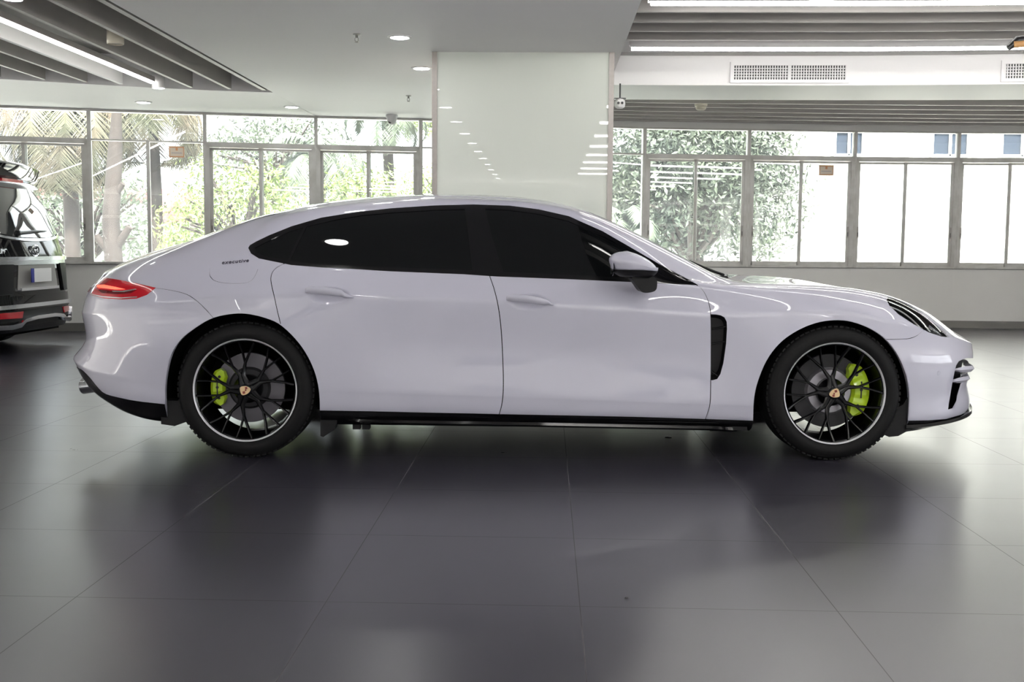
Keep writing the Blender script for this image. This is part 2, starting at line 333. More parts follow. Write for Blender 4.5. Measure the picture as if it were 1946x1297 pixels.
# ---- ceilings
RECL=[(-12.5,YB+.6)]   # left recess outline (world XY)
LEFT_EDGE=[(-3.06,-9.4),(-3.06,12.16),(-3.71,12.01),(-4.24,11.84),(-4.95,11.55),(-5.66,11.23),(-6.6,10.75),(-8.2,9.8),(-8.2,-9.4)]
def bulge(x): return -.02*max(0,x-2)**2
def ceil_piece(b,pts,z0=ZC,z1=ZT+.25): b.prism(pts,z0,z1)
c=MB()
ceil_piece(c,[(-3.06,YB),(.62,YB),(.62,12.62)]+[(.62,wallY(.62)),(-.3,15.0),(-1.7,14.58),(-3.05,wallY(-3.05)),(-3.06,12.16)])
far=[p for p in LEFT_EDGE[1:8]]
wp=[(-8.2,wallY(-8.2)),(-6.8,13.43),(-5.78,13.68),(-4.42,14.03),(-3.06,14.35)]
ceil_piece(c,wp+far)
ceil_piece(c,[(XL,YB),(-8.2,YB),(-8.2,wallY(-8.2)),(XL,wallY(XL))])
ceil_piece(c,[(-8.2,YB),(-3.06,YB),(-3.06,-9.4),(-8.2,-9.4)])
ceil_piece(c,[(9.5,YB),(XR_,YB),(XR_,15.3),(9.5,wallY(9.5))])
ceil_piece(c,[(.62,YB),(9.5,YB),(9.5,-9.4),(.62,-9.4)])
ceil_o=struct('ceiling',c,MT['ceil'],label='flat pale ceiling with sunken slatted fields')
xs=[.62,1.3,2,2.7,3.4,4.2,5,6,7,8,9.5]
b=MB();b.prism([(x,11.5+bulge(x)) for x in xs]+[(x,12.62+bulge(x)*.5) for x in xs[::-1]],ZC,ZT+.2);struct('ceiling_beam',b,MT['white'],label='white curved bulkhead with air grilles')
b=MB();b.prism([(x,9.9+bulge(x)) for x in xs]+[(x,11.5+bulge(x)) for x in xs[::-1]],ZT,ZT+.1);struct('ceiling',b,MT['white'])
b=MB();b.prism([(x,11.485+bulge(x)) for x in xs]+[(x,11.5+bulge(x)) for x in xs[::-1]],ZT-.03,ZT);struct('shadow_strip',b,MT['cove'])  # grey strip painted in for the shadow gap above the bulkhead
b=MB();b.prism([(x,-9.4) for x in (.62,9.5)]+[(x,9.9+bulge(x)) for x in xs[::-1]],ZT,ZT+.1);struct('ceiling',b,MT['cove'])
b=MB();b.prism([(x,12.62+bulge(x)*.5) for x in xs]+[(x,wallY(x)) for x in xs[::-1]],ZT+.0,ZT+.1);struct('ceiling',b,MT['cove'])
b=MB();b.prism(LEFT_EDGE,ZT,ZT+.1);struct('ceiling',b,MT['cove'])
b=MB();b.prism([(-8.2,-9.4),(-3.06,-9.4)]+[(-3.06,12.16)]+[(x,y) for x,y in LEFT_EDGE[2:8]],ZT+.35,ZT+.4);struct('ceiling',b,MT['cove'])
# recess linings
b=MB();b.box(.595,.62,-9.4,11.5,ZC+.002,ZT);b.box(-3.06,-3.035,-9.4,12.15,ZC+.002,ZT);struct('trim_3',b,MT['cove'])
def recY(x):   # far edge of the left recess
    pts=LEFT_EDGE[1:8][::-1]
    for a,q in zip(pts[:-1],pts[1:]):
        if a[0]<=x<=q[0]: return a[1]+(q[1]-a[1])*(x-a[0])/(q[0]-a[0])
    return 9.8
slabel='grey ceiling slat'
for x,w in ((-3.115,.05),(-3.47,.04),(-3.86,.04),(-4.53,.04),(-4.85,.035),(-5.22,.035),(-5.6,.035),(-5.97,.035),(-6.35,.035),(-6.72,.035),(-7.1,.035)):
    y1=recY(x)-.16
    b=MB();b.box(x-w/2,x+w/2,-9.3,y1,ZC+.0,ZC+.20);o=b.build('ceiling_slat',MT['white'] if x==-4.53 else MT['slat']);o['kind']='structure'  # slat beside the glowing strip painted white to look lit
for k in range(16):      # right field: slats run across, every fifth line is a tube
    for j in range(4):
        y=9.98-.386*j-k*1.90
        if y<-9.1: continue
        b=MB();b.prism([(x,y-.016+bulge(x)) for x in xs]+[(x,y+.016+bulge(x)) for x in xs[::-1]],ZC+.175,ZC+.32);o=b.build('ceiling_slat',MT['slat']);o['kind']='structure'
for j,y in enumerate((13.41,13.79,14.21,14.60,14.95,15.30)):
    b=MB();b.prism([(x,y-.02+(wallY(x)-15.42)*(.3+.12*j)) for x in xs]+[(x,y+.02+(wallY(x)-15.42)*(.3+.12*j)) for x in xs[::-1]],ZC+.065,ZC+.18);o=b.build('ceiling_slat',MT['slat']);o['kind']='structure'
# ---- pillar
px0,px1,py0=-1.02,.56,9.6
b=MB();b.box(px0+.045,px1-.045,py0,py0+1.49,0,ZC);pil=b.build('pillar',MT['pillar']);pil['kind']='structure';pil['label']='square pillar clad in pale green back-painted glass'
b=MB()
for x in (px0,px1-.045):
    b.box(x,x+.045,py0-.012,py0+1.5,0,ZC)
b.build('corner_trim',MT['steel'],pil)
# ---- lamps in the ceiling
def dl_proto(x,y,first=[]):
    if not first:
        r=empty('downlight',(x,y,ZC));q=MB();q.lathe([(.078,.0),(.098,.0),(.10,-.006),(.075,-.010),(.075,-.004)],32,TR(x,y,ZC),close=False);q.build('trim_ring',MT['white'],r,40)
        q=MB();q.lathe([(0,-.007),(.076,-.007)],32,TR(x,y,ZC));q.build('diffuser',MT['down'],r);first.append(r);return r
    o=copy_tree(first[0]);o.location=(x,y,ZC);return o
DL=[]
for k in range(13): DL.append((-1.25 if k>1 else -1.21,10.45-1.53*k))
VIS={(0):'white round downlight in the flat ceiling next to the top left of the pillar',1:'bright round downlight in the flat ceiling, second out from the pillar'}
for k,(x,y) in enumerate(DL):
    o=dl_proto(x,y);tag(o,VIS.get(k,'white round downlight of the ceiling row running towards the viewer, past the second'),'ceiling light','downlights in the flat ceiling')
for (x,y,l) in ((-4.83,13.01,'round downlight by the window wall under the left slatted field'),(-3.14,13.39,'round downlight by the window wall midway between slatted field and pillar')):
    tag(dl_proto(x,y),l,'ceiling light','downlights in the flat ceiling')
TX=[.74,1.5,2.2,2.9,3.6,4.3,5.2,6.2,7.4]
for k in range(13):
    y=10.34-1.90*k
    if y<-9.2: break
    r=empty('tube_light',(.73,y,ZC+.17));q=MB();pts=[(.76,0),(1.5,0),(2.2,0),(2.9,0),(3.6,0),(4.3,0),(5.2,0),(6.2,0),(7.4,0)]
    q.tube([(x,y+bulge(x),ZC+.165) for x,_ in pts],.020,10);q.build('tube',MT['tube'],r,60)
    q=MB()
    for d0,d1 in ([(-.036,-.028),(.028,.036)] if k==1 else [(-.036,-.028)] if k==0 else []): q.prism([(x,y+d0+bulge(x)) for x in TX]+[(x,y+d1+bulge(x)) for x in TX[::-1]],ZC+.172,ZC+.2)  # side cheeks added to hold the tube glow off nearby slats
    q.prism([(x,y-.03+bulge(x)) for x in TX]+[(x,y+.03+bulge(x)) for x in TX[::-1]],ZC+.195,ZC+.23);q.build('batten',MT['white'],r)
    tag(r,('long glowing tube light along the white bulkhead at right','long glowing tube light at the top right edge of the picture')[k] if k<2 else 'long glowing ceiling tube light, mirrored in the glossy pillar','tube light','tube lights across the right ceiling field')
x=-4.18;r=empty('led_strip_light',(x,11,ZC));q=MB();q.box(x-.018,x+.018,-9.2,recY(x)-.34,ZC-.0,ZC+.02);q.build('diffuser',MT['tubel'],r)
q=MB();q.box(x-.03,x+.03,-9.2,recY(x)-.34,ZC+.02,ZC+.07);q.build('channel',MT['slat'],r);tag(r,'glowing strip light running between the slats of the left ceiling field','strip light')
for (x,y,m,lab,e) in ((-3.65,7.45,'down','lit cylindrical lamp under the slats, cut by the top left corner',1),(-3.60,9.09,'cream','unlit cylindrical lamp hanging between the left ceiling slats',0),(-4.15,11.62,'down','glaring cylindrical lamp at the far end of the glowing strip',1)):
    r=empty('surface_lamp',(x,y,ZC));q=MB();q.lathe([(0,.10),(.062,.10),(.068,.09),(.068,-.03),(.062,-.035),(.062,-.02)],28,TR(x,y,ZC));q.build('housing',MT['cream' if not e else 'white'],r,40)
    q=MB();q.lathe([(0,-.025),(.063,-.025)],28,TR(x,y,ZC));q.build('diffuser',MT['down'] if e else MT['cream'],r);tag(r,lab,'ceiling lamp')
r=empty('surface_lamp',(1.99,8.25,ZC+.17));q=MB();q.lathe([(0,.05),(.08,.05),(.085,.04),(.085,-.03)],28,TR(1.99,8.25,ZC+.17));q.build('housing',MT['white'],r,40);q=MB();q.lathe([(0,-.03),(.082,-.03)],28,TR(1.99,8.25,ZC+.17));q.build('diffuser',MT['down'],r);tag(r,'round lamp on the tube light at the top right edge of the picture','ceiling lamp')
r=empty('smoke_detector',(1.82,13.38,ZC+.06));q=MB();q.lathe([(0,0),(.045,0),(.06,.012),(.062,.04),(.075,.045),(.078,.07),(0,.07)],24,TR(1.82,13.3,ZC-.03));q.build('detector_body',MT['cream'],r,40);tag(r,'cream round smoke detector under the slats beyond the bulkhead','smoke detector')
for (x,y,l) in ((-1.54,8.81,'sprinkler head hanging from the ceiling left of the bright downlight'),(-1.58,12.37,'sprinkler head hanging from the ceiling near the dome camera')):
    r=empty('sprinkler',(x,y,ZC));q=MB();q.lathe([(0,0),(.03,0),(.03,-.006),(.011,-.008),(.011,-.03),(0,-.03)],14,TR(x,y,ZC));q.build('escutcheon',MT['skirt'],r,40)
    q=MB();q.tube([(x-.012,y,ZC-.03),(x-.014,y,ZC-.05),(x,y,ZC-.062)],.003,6);q.tube([(x+.012,y,ZC-.03),(x+.014,y,ZC-.05),(x,y,ZC-.062)],.003,6);q.lathe([(0,-.060),(.016,-.062),(.016,-.066),(0,-.066)],12,TR(x,y,ZC));q.build('deflector',MT['skirt'],r);tag(r,l,'sprinkler')
x,y=-2.03,14.2;r=empty('dome_camera',(x,y,ZC));q=MB();q.lathe([(0,0),(.075,0),(.078,-.015),(.07,-.03),(.062,-.06),(0,-.06)],24,TR(x,y,ZC));q.build('mount',MT['white'],r,40)
q=MB();q.lathe([(.062,-.055),(.06,-.075),(.045,-.105),(.02,-.12),(0,-.122)],24,TR(x,y,ZC));q.build('lens_ball',MT['white'],r,60)
q=MB();q.lathe([(0,-.0),(.022,-.0),(.022,-.012),(0,-.012)],16,Matrix.Translation((x-.02,y-.045,ZC-.088))@Matrix.Rotation(1.2,4,'X'));q.build('lens',MT['dark'],r);tag(r,'small white dome security camera on the ceiling left of the pillar','security camera')
x,y=.70,11.4;r=empty('twin_camera',(x,y,2.62));cp=atY(1178,197,y)
q=MB();q.lathe([(0,.05),(.03,.05),(.05,.03),(.055,0),(.05,-.035),(.03,-.05),(0,-.05)],22,Matrix.Translation(cp));q.build('housing',MT['white'],r,60)
q=MB();q.box(cp.x-.06,cp.x+.06,cp.y-.03,cp.y+.05,cp.z+.045,cp.z+.055);q.tube([(cp.x,cp.y,cp.z+.05),(cp.x,cp.y,ZC)],.008,8);q.build('bracket',MT['dark'],r)
q=MB()
for dx in(-.018,.02): q.lathe([(0,-.06),(.013,-.058),(.014,-.03)],14,Matrix.Translation((cp.x+dx,cp.y,cp.z)),axis='y')
q.build('lens',MT['dark'],r);tag(r,'small white security camera with two dark lenses beside the pillar','security camera')
p=Vector((3.35,8.0,2.60));p=atY(1932,86,8.2);r=empty('hanging_lamp',p);q=MB();q.tube([p+Vector((-.06,0,-.02)),p+Vector((0,0,.03)),p+Vector((.2,0,.05))],[.02,.035,.035],14);q.build('housing',MT['dark'],r,50)
q=MB();q.tube([p+Vector((-.03,-.02,.0)),p+Vector((.16,-.025,.02))],.024,12);q.build('band',MT['orange'],r,50);q=MB();q.tube([p+Vector((.12,0,.06)),p+Vector((.12,0,ZC-p.z+.05))],.006,6);q.build('rod',MT['dark'],r);tag(r,'black and orange fitting hanging at the upper right edge of the picture','lamp')
# ---- air grilles on the bulkhead
def grille(xa,xb,lab):
    y0=11.5+bulge((xa+xb)/2);r=empty('air_grille',(xa,y0,2.8));z0,z1=2.822,3.035
    ang=math.atan2(bulge(xb)-bulge(xa),xb-xa);T=Matrix.Translation((xa,y0-(bulge((xa+xb)/2)-bulge(xa)),0))@Matrix.Rotation(ang,4,'Z');L=xb-xa
    q=MB();e=.035;q.box(0,L,-.02,0,z0,z0+e,T);q.box(0,L,-.02,0,z1-e,z1,T);q.box(0,e,-.02,0,z0+e,z1-e,T);q.box(L-e,L,-.02,0,z0+e,z1-e,T);q.build('grille_frame',MT['white'],r)
    q=MB();q.box(e,L-e,-.002,0,z0+e,z1-e,T);q.build('duct_opening',MT['dark'],r)
    q=MB();n=int((L-2*e)/.026)
    for i in range(n+1): x=e+(L-2*e)*i/n;q.box(x-.005,x+.005,-.016,-.002,z0+e,z1-e,T)
    q.box(L/2-.012,L/2+.012,-.016,-.002,z0+e,z1-e,T)
    for i in range(1,5): z=z0+e+(z1-z0-2*e)*i/5;q.box(e,L-e,-.012,-.004,z-.004,z+.004,T)
    q.build('louvres',MT['white'],r);tag(r,lab,'air vent')
grille(1.865,3.075,'white rectangular air grille in the middle of the white bulkhead')
grille(4.57,5.78,'white rectangular air grille on the bulkhead cut by the right picture edge')
# small things lying on the floor
for (px,py,s,m,nm,lab,ct) in ((1270,832,.022,'chrome_satin','bottle_cap','small grey flat piece lying on the floor under the front door of the white car','litter'),(1191,1138,.007,'dark','crumb','tiny dark crumb on the floor tiles in front of the car','litter')):
    p=atZ(px,py,0);q=MB();q.lathe([(0,.004),(s*.8,.004),(s,0)],14,Matrix.Translation(p)@Matrix.Diagonal((1,.6,1,1)));o=q.build(nm,MT[m],None,50);tag(o,lab,ct)
# ================================================================ outside the windows
GZ=-1.2
b=MB();b.box(-60,60,16.5,90,GZ-.1,GZ);o=b.build('ground_outside',MT['ext_ground']);o['kind']='structure'
def leaves(b,cen,rad,n,size,rng,squash=1.,droop=0):
    """clump of small bent leaf blades over a ball of radius rad"""
    d=rng.normal(size=(n,3));d/=np.linalg.norm(d,axis=1,keepdims=True);r=rad*(.35+.7*rng.random(n)**.6)
    P=np.array(cen)+d*r[:,None]*np.array([1,1,squash])
    for k in range(n):
        a=rng.normal(size=3);a/=np.linalg.norm(a);nn=d[k]+.8*a;nn/=np.linalg.norm(nn)
        t=np.cross(nn,[0,0,1.]);t/=np.linalg.norm(t)+1e-6;w=np.cross(nn,t);an=rng.random()*6.28
        u=t*math.cos(an)+w*math.sin(an);v=np.cross(nn,u);s=size*(.6+.8*rng.random());p=P[k]
        q=[p-u*s,p-v*s*.36+nn*s*.08,p+u*s,p+v*s*.36+nn*s*.08]
        i=len(b.v);b.v+=[Vector(x) for x in q];b.f.append((i,i+1,i+2,i+3));b.m.append(0)
def tree(name,x,y,z0,h,crown,m,label,n=2600,clumps=26,size=.15,seed=1,flat=.8,trunk=.16):
    n=int(n*(3.4 if m=='leaf2' else 1.8));size*=.46;clumps=int(clumps*1.5)
    rng=np.random.default_rng(seed);r=empty(name,(x,y,z0));c=(x,y,z0+h-crown*flat)
    b=MB();top=Vector(c);b.tube([(x,y,z0),(x+.1,y,z0+h*.25),(x-.05,y,z0+h*.5),top],[trunk*1.3,trunk,trunk*.8,trunk*.3],10)
    f=MB()
    for k in range(clumps):
        d=rng.normal(size=3);d/=np.linalg.norm(d);d[2]=abs(d[2])*1.15-.35;p=np.array(c)+d*crown*np.array([.85,.85,flat*.85])*(.45+.55*rng.random()**.5)
        b.tube([top+Vector((0,0,-h*.2)),(top+Vector(p))/2+Vector((0,0,-.15)),p],[trunk*.35,trunk*.2,.02],5)
        leaves(f,p,crown*(.26+.16*rng.random()),n//clumps,size,rng,.8)
    b.build('trunk',MT['bark'],r,60);f.build('foliage',MT[m],r);tag(r,label,'tree',None);return r
def palm(x,y,z0,h,m,label,seed=3,nf=18,L=2.2,trunk=.2,droop=1.6,lower=0):
    rng=np.random.default_rng(seed);r=empty('palm_tree',(x,y,z0));b=MB()
    pts=[(x+.1*math.sin(t*3),y,z0+h*t) for t in np.linspace(0,1,9)];b.tube(pts,[trunk*(1.25-.25*t)*(1+.06*(i%2)) for i,t in enumerate(np.linspace(0,1,9))],12);b.build('trunk',MT['bark'],r,60)
    f=MB();top=Vector((x,y,z0+h))
    for k in range(nf):
        a=k*2.399+rng.random()*.4;el=rng.random()*1.3-.25-lower;dirh=Vector((math.cos(a),math.sin(a),0));pp=[];N=14;p=top.copy();e=el+.5
        for i in range(N): pp.append(p.copy());p=p+(dirh*math.cos(e)+Vector((0,0,1))*math.sin(e))*(L/N);e-=droop/N*(1+.6*i/N)*1.35
        f.tube(pp,[.022*(1-i/N*.8) for i in range(N)],5)
        side=dirh.cross(Vector((0,0,1)))
        for i in range(1,N):
            for j in range(4):
                q=pp[i-1].lerp(pp[i],j/4);ln=L*.23*math.sin(PI*(.12+.85*i/N))+.06
                for sg in(-1,1):
                    tip=q+side*sg*ln*.8+(pp[i]-pp[i-1]).normalized()*ln*.45-Vector((0,0,1))*ln*(.35+.3*rng.random());w=(pp[i]-pp[i-1]).normalized()*.022
                    n0=len(f.v);f.v+=[q-w,q+w,tip];f.f.append((n0,n0+1,n0+2));f.m.append(0)
    f.build('fronds',MT[m],r);tag(r,label,'palm tree');return r
palm(-9.0,20.2,GZ,4.7,'leaf3','brown trunked palm with hanging dry fronds in the second window from the left',3,26,2.6,.125,2.4,.45)
palm(-7.6,20.8,GZ,5.2,'leaf3','palm with orange brown fronds just right of the brown trunked palm',8,22,2.5,.09,2.2,.3)
palm(-5.9,27.8,GZ,4.4,'leaf4','grey green feather palm among bushes behind the left sliding window',11,20,2.2,.16,2.2)
palm(-4.6,31,GZ,6.0,'leaf4','tall feather palm rising into the upper panes left of the pillar',14,20,2.1,.14,2.0)
palm(1.35,19.0,GZ,2.7,'leaf4','low fan palm against the dark tree just right of the pillar',17,22,.95,.10,1.9)
# pruned tree with bare stubs
r=empty('pruned_tree',(-7.6,18.8,GZ));b=MB();b.tube([(-7.6,18.8,GZ),(-7.55,18.8,.5),(-7.6,18.8,1.5),(-7.5,18.8,2.6),(-7.45,18.8,3.4)],[.2,.16,.15,.13,.08],12)
b.tube([(-7.58,18.8,.9),(-7.85,18.75,1.25)],[.08,.06],8);b.tube([(-7.55,18.8,1.0),(-7.25,18.75,1.4)],[.09,.06],8);b.tube([(-7.55,18.8,1.9),(-7.35,18.75,2.15)],[.07,.05],8);b.build('trunk',MT['bark'],r,60);tag(r,'bare pruned trunk with short stubs outside the window left of the white car','tree')
tree('leafy_tree',-5.7,20.3,GZ,4.35,1.6,'leaf1','bright green leafy tree right above the tail of the white car',3200,30,.12,21,1.1)
tree('leafy_tree',-4.05,24.0,GZ,4.3,1.75,'leaf1','yellow green tree behind the sliding windows above the rear door',3000,28,.13,22,.95)
tree('leafy_tree',-2.15,27.8,GZ,5.0,2.1,'leaf1','round yellow green tree in the window nearest the left side of the pillar',3200,28,.13,23,.9)
tree('leafy_tree',-2.9,35,GZ,7.6,2.0,'leaf1','distant green treetop showing in the upper pane left of the pillar',2200,22,.17,24,.7)
tree('leafy_tree',-10.6,24.5,GZ,4.8,2.4,'leaf4','dull green tree behind the black van spoiler',2400,24,.17,25,.9)
tree('leafy_tree',-7.6,30.5,GZ,6.8,2.4,'leaf4','grey green tree in the upper panes over the palms',2400,24,.18,26,.9)
tree('dense_tree',2.8,21.3,GZ,5.9,2.35,'leaf2','large dense dark green tree in the windows right of the pillar',8200,52,.14,31,1.15,.22)
tree('dense_tree',1.9,28.5,GZ,4.9,2.0,'leaf2','smaller dark green tree partly hidden by the right edge of the pillar',3200,30,.15,32,.9)
tree('shrub',4.0,19.6,GZ,1.7,.7,'leaf1','pale green shrub low in front of the dense tree beside the white wall',1500,16,.10,33,.8,.06)
# house with a red roof, far left
r=empty('red_roofed_house',(-13.5,33,GZ))
b=MB();b.box(-20,-12.1,33,38,GZ,1.9);b.build('wall',MT['ext_cream'],r)
b=MB();b.prism([(32.4,1.75),(32.4,1.9),(35.5,2.9),(38.4,1.9)],-20.2,-11.7,axis='x');b.build('roof',MT['ext_roof'],r)
for x in (-15.6,-14.2,-12.8): q=MB();q.box(x-.28,x+.28,32.9,33,.1,1.3);w=q.build('window',MT['ext_glass'],r)
tag(r,'cream house with a red roof beyond the palms at left','house')
r=empty('white_shed',(-10.9,28,GZ));b=MB();b.box(-13.4,-11.4,28,31,GZ,2.3);b.build('wall',MT['ext_wall'],r);b=MB();b.prism([(27.7,2.25),(27.7,2.37),(31.2,2.7),(31.2,2.25)],-13.6,-11.2,axis='x');b.build('roof',MT['ext_roof'],r);tag(r,'white walled hut with a red eave behind the brown palm trunk','house')
# white building, right
r=empty('white_building',(5,25,GZ));K=24.6/22
b=MB();b.box(4.45*K,28,24.6,33,GZ,9);b.box(10.6*K,11.3*K,24.2,24.6,GZ,9);b.box(4.45*K,28,24.5,24.6,3.02,3.06);b.build('wall',MT['ext_wall'],r)
for (x0,x1) in ((5.65,6.2),(7.55,8.25),(8.9,9.7),(12.2,13.4)):
    x0*=K;x1*=K
    q=MB();q.box(x0,x1,24.55,24.6,3.2,4.7);w=q.build('window',MT['ext_glass'],r);q=MB()
    for t in (0,.5,1): q.box(x0+(x1-x0)*t-.025,x0+(x1-x0)*t+.025,24.5,24.56,3.18,4.7)
    q.box(x0,x1,24.5,24.56,3.7,3.75);q.box(x0,x1,24.5,24.56,3.16,3.22);q.build('mullion',MT['white'],w)
q=MB();q.box(5.28*K,5.72*K,24.56,24.6,.9,2.1);q.build('shutter',MT['ext_cream'],r)
tag(r,'blown out white building filling the windows at right','building')
# ---------------------------------------------------------------- car body surface (feature-curve loft, local frame: x forward, z up)
XF, XR, SF, SR = 1.80, -1.95, 1.05, 1.05
#        (s, y, z) knots of the nine longitudinal feature lines of one flank; xe = where the line ends at nose / tail
FE = [
 dict(xf=2.49, xr=-2.54, k=[(-3,.84,.40),(-2.75,.84,.37),(-2.5,.85,.29),(-2.25,.86,.22),(-2,.87,.185),(-1.2,.865,.176),(1.1,.865,.152),(1.7,.86,.13),(2.0,.85,.145),(2.3,.84,.17),(2.85,.82,.205)]),
 dict(xf=2.555, xr=-2.59, k=[(-3,.90,.43),(-2.7,.91,.38),(-2.4,.925,.31),(-2.1,.935,.28),(-1.6,.94,.27),(-1.16,.935,.258),(1.12,.93,.217),(1.5,.935,.20),(1.94,.925,.20),(2.3,.91,.215),(2.85,.88,.255)]),
 dict(xf=2.535, xr=-2.65, k=[(-3,.93,.50),(-2.6,.935,.47),(-2.3,.94,.43),(-1.95,.95,.40),(-1.57,.96,.385),(-1.07,.950,.367),(0,.947,.335),(.89,.949,.306),(1.2,.95,.30),(1.5,.955,.30),(1.95,.94,.32),(2.3,.92,.35),(2.85,.88,.38)]),
 dict(xf=2.57, xr=-2.575, k=[(-3,.92,.585),(-2.4,.935,.59),(-1.95,.96,.60),(-1.57,.972,.60),(-1.1,.948,.60),(-.7,.930,.60),(0,.924,.58),(.8,.930,.55),(1.2,.956,.56),(1.52,.966,.56),(1.9,.95,.54),(2.3,.92,.51),(2.85,.86,.49)]),
 dict(xf=2.58, xr=-2.595, k=[(-3,.91,.72),(-2.4,.92,.76),(-1.95,.94,.82),(-1.57,.952,.86),(-1.2,.942,.865),(-.93,.938,.859),(-.2,.938,.838),(.05,.938,.822),(.5,.939,.795),(.88,.941,.773),(1.2,.946,.785),(1.5,.95,.80),(1.8,.925,.76),(2.1,.87,.68),(2.4,.82,.61),(2.85,.78,.55)]),
 dict(xf=2.575, xr=-2.56, k=[(-3,.88,.84),(-2.5,.885,.87),(-2.2,.89,.905),(-1.9,.89,.95),(-1.6,.885,1.0),(-1.46,.882,1.02),(-1.3,.880,1.005),(-.9,.879,.986),(-.28,.876,.963),(.36,.878,.948),(.7,.88,.938),(.9,.875,.925),(1.2,.87,.90),(1.5,.855,.885),(1.8,.82,.85),(2.05,.77,.775),(2.35,.72,.64),(2.85,.68,.56)]),
 dict(xf=2.565, xr=-2.51, k=[(-3,.80,.905),(-2.6,.79,.93),(-2.3,.78,.975),(-2.0,.775,1.035),(-1.75,.78,1.065),(-1.57,.80,1.10),(-1.5,.78,1.18),(-1.4,.755,1.235),(-1.2,.72,1.29),(-.93,.695,1.322),(-.5,.68,1.343),(-.2,.68,1.342),(.06,.69,1.314),(.29,.71,1.245),(.5,.74,1.14),(.67,.775,1.037),(.85,.83,.945),(1.05,.80,.932),(1.3,.765,.928),(1.6,.735,.915),(1.85,.70,.88),(2.1,.65,.79),(2.4,.60,.65),(2.85,.55,.57)]),
 dict(xf=2.565, xr=-2.53, k=[(-3,.52,.93),(-2.6,.54,.975),(-2.3,.55,1.035),(-2.0,.57,1.105),(-1.75,.575,1.185),(-1.5,.57,1.27),(-1.2,.555,1.337),(-.9,.545,1.37),(-.5,.54,1.392),(-.2,.545,1.385),(.06,.56,1.36),(.27,.585,1.305),(.5,.61,1.205),(.7,.64,1.10),(.9,.675,1.0),(1.0,.66,.958),(1.15,.58,.938),(1.5,.50,.925),(1.85,.46,.885),(2.1,.42,.81),(2.4,.38,.665),(2.6,.36,.595),(2.85,.34,.56)]),
 dict(xf=2.565, xr=-2.55, k=[(-3,0,.925),(-2.8,0,.94),(-2.6,0,.995),(-2.3,0,1.08),(-2.0,0,1.16),(-1.75,0,1.25),(-1.5,0,1.325),(-1.2,0,1.383),(-.9,0,1.413),(-.5,0,1.428),(-.2,0,1.424),(.06,0,1.392),(.27,0,1.338),(.5,0,1.245),(.7,0,1.148),(.9,0,1.05),(1.05,0,.968),(1.2,0,.962),(1.5,0,.947),(1.85,0,.89),(2.1,0,.82),(2.4,0,.675),(2.6,0,.60),(2.85,0,.56)]),
]
NU, NV = 300, 96
def _pchip(xk, yk, x):
    xk=np.asarray(xk,float);yk=np.asarray(yk,float);h=np.diff(xk);d=np.diff(yk)/h;m=np.zeros_like(yk)
    for i in range(1,len(xk)-1):
        if d[i-1]*d[i]>0:
            w1=2*h[i]+h[i-1];w2=h[i]+2*h[i-1];m[i]=(w1+w2)/(w1/d[i-1]+w2/d[i])
    m[0]=d[0];m[-1]=d[-1]
    i=np.clip(np.searchsorted(xk,x)-1,0,len(h)-1);t=(x-xk[i])/h[i]
    return (2*t**3-3*t**2+1)*yk[i]+(t**3-2*t**2+t)*h[i]*m[i]+(-2*t**3+3*t**2)*yk[i+1]+(t**3-t**2)*h[i]*m[i+1]
def build_features():
    s=np.linspace(-3.2,3.05,1251);ds=s[1]-s[0]
    ker=np.exp(-.5*(np.arange(-40,41)*ds/.05)**2);ker/=ker.sum()
    sm=lambda a:np.convolve(np.pad(a,40,mode='edge'),ker,mode='valid')
    out=[]
    for f in FE:
        k=np.array(f['k']);y=_pchip(k[:,0],k[:,1],np.clip(s,k[0,0],k[-1,0]));z=_pchip(k[:,0],k[:,2],np.clip(s,k[0,0],k[-1,0]))
        y=sm(y);z=sm(z);x=s.copy()
        a=s>XF;th=np.clip((s[a]-XF)/SF,0,1)*np.pi/2;L=f['xf']-XF
        x[a]=XF+L*np.sin(th);y[a]=y[a]*np.cos(th)**.80
        a=s<XR;th=np.clip((XR-s[a])/SR,0,1)*np.pi/2;L=XR-f['xr']
        x[a]=XR-L*np.sin(th);y[a]=y[a]*np.cos(th)**.62
        if f is FE[-1]: y[:]=0
        out.append(np.stack([x,y,z],1))
    return s,np.array(out)
_S,_F=build_features()
CREASE={2:.9,4:.85}
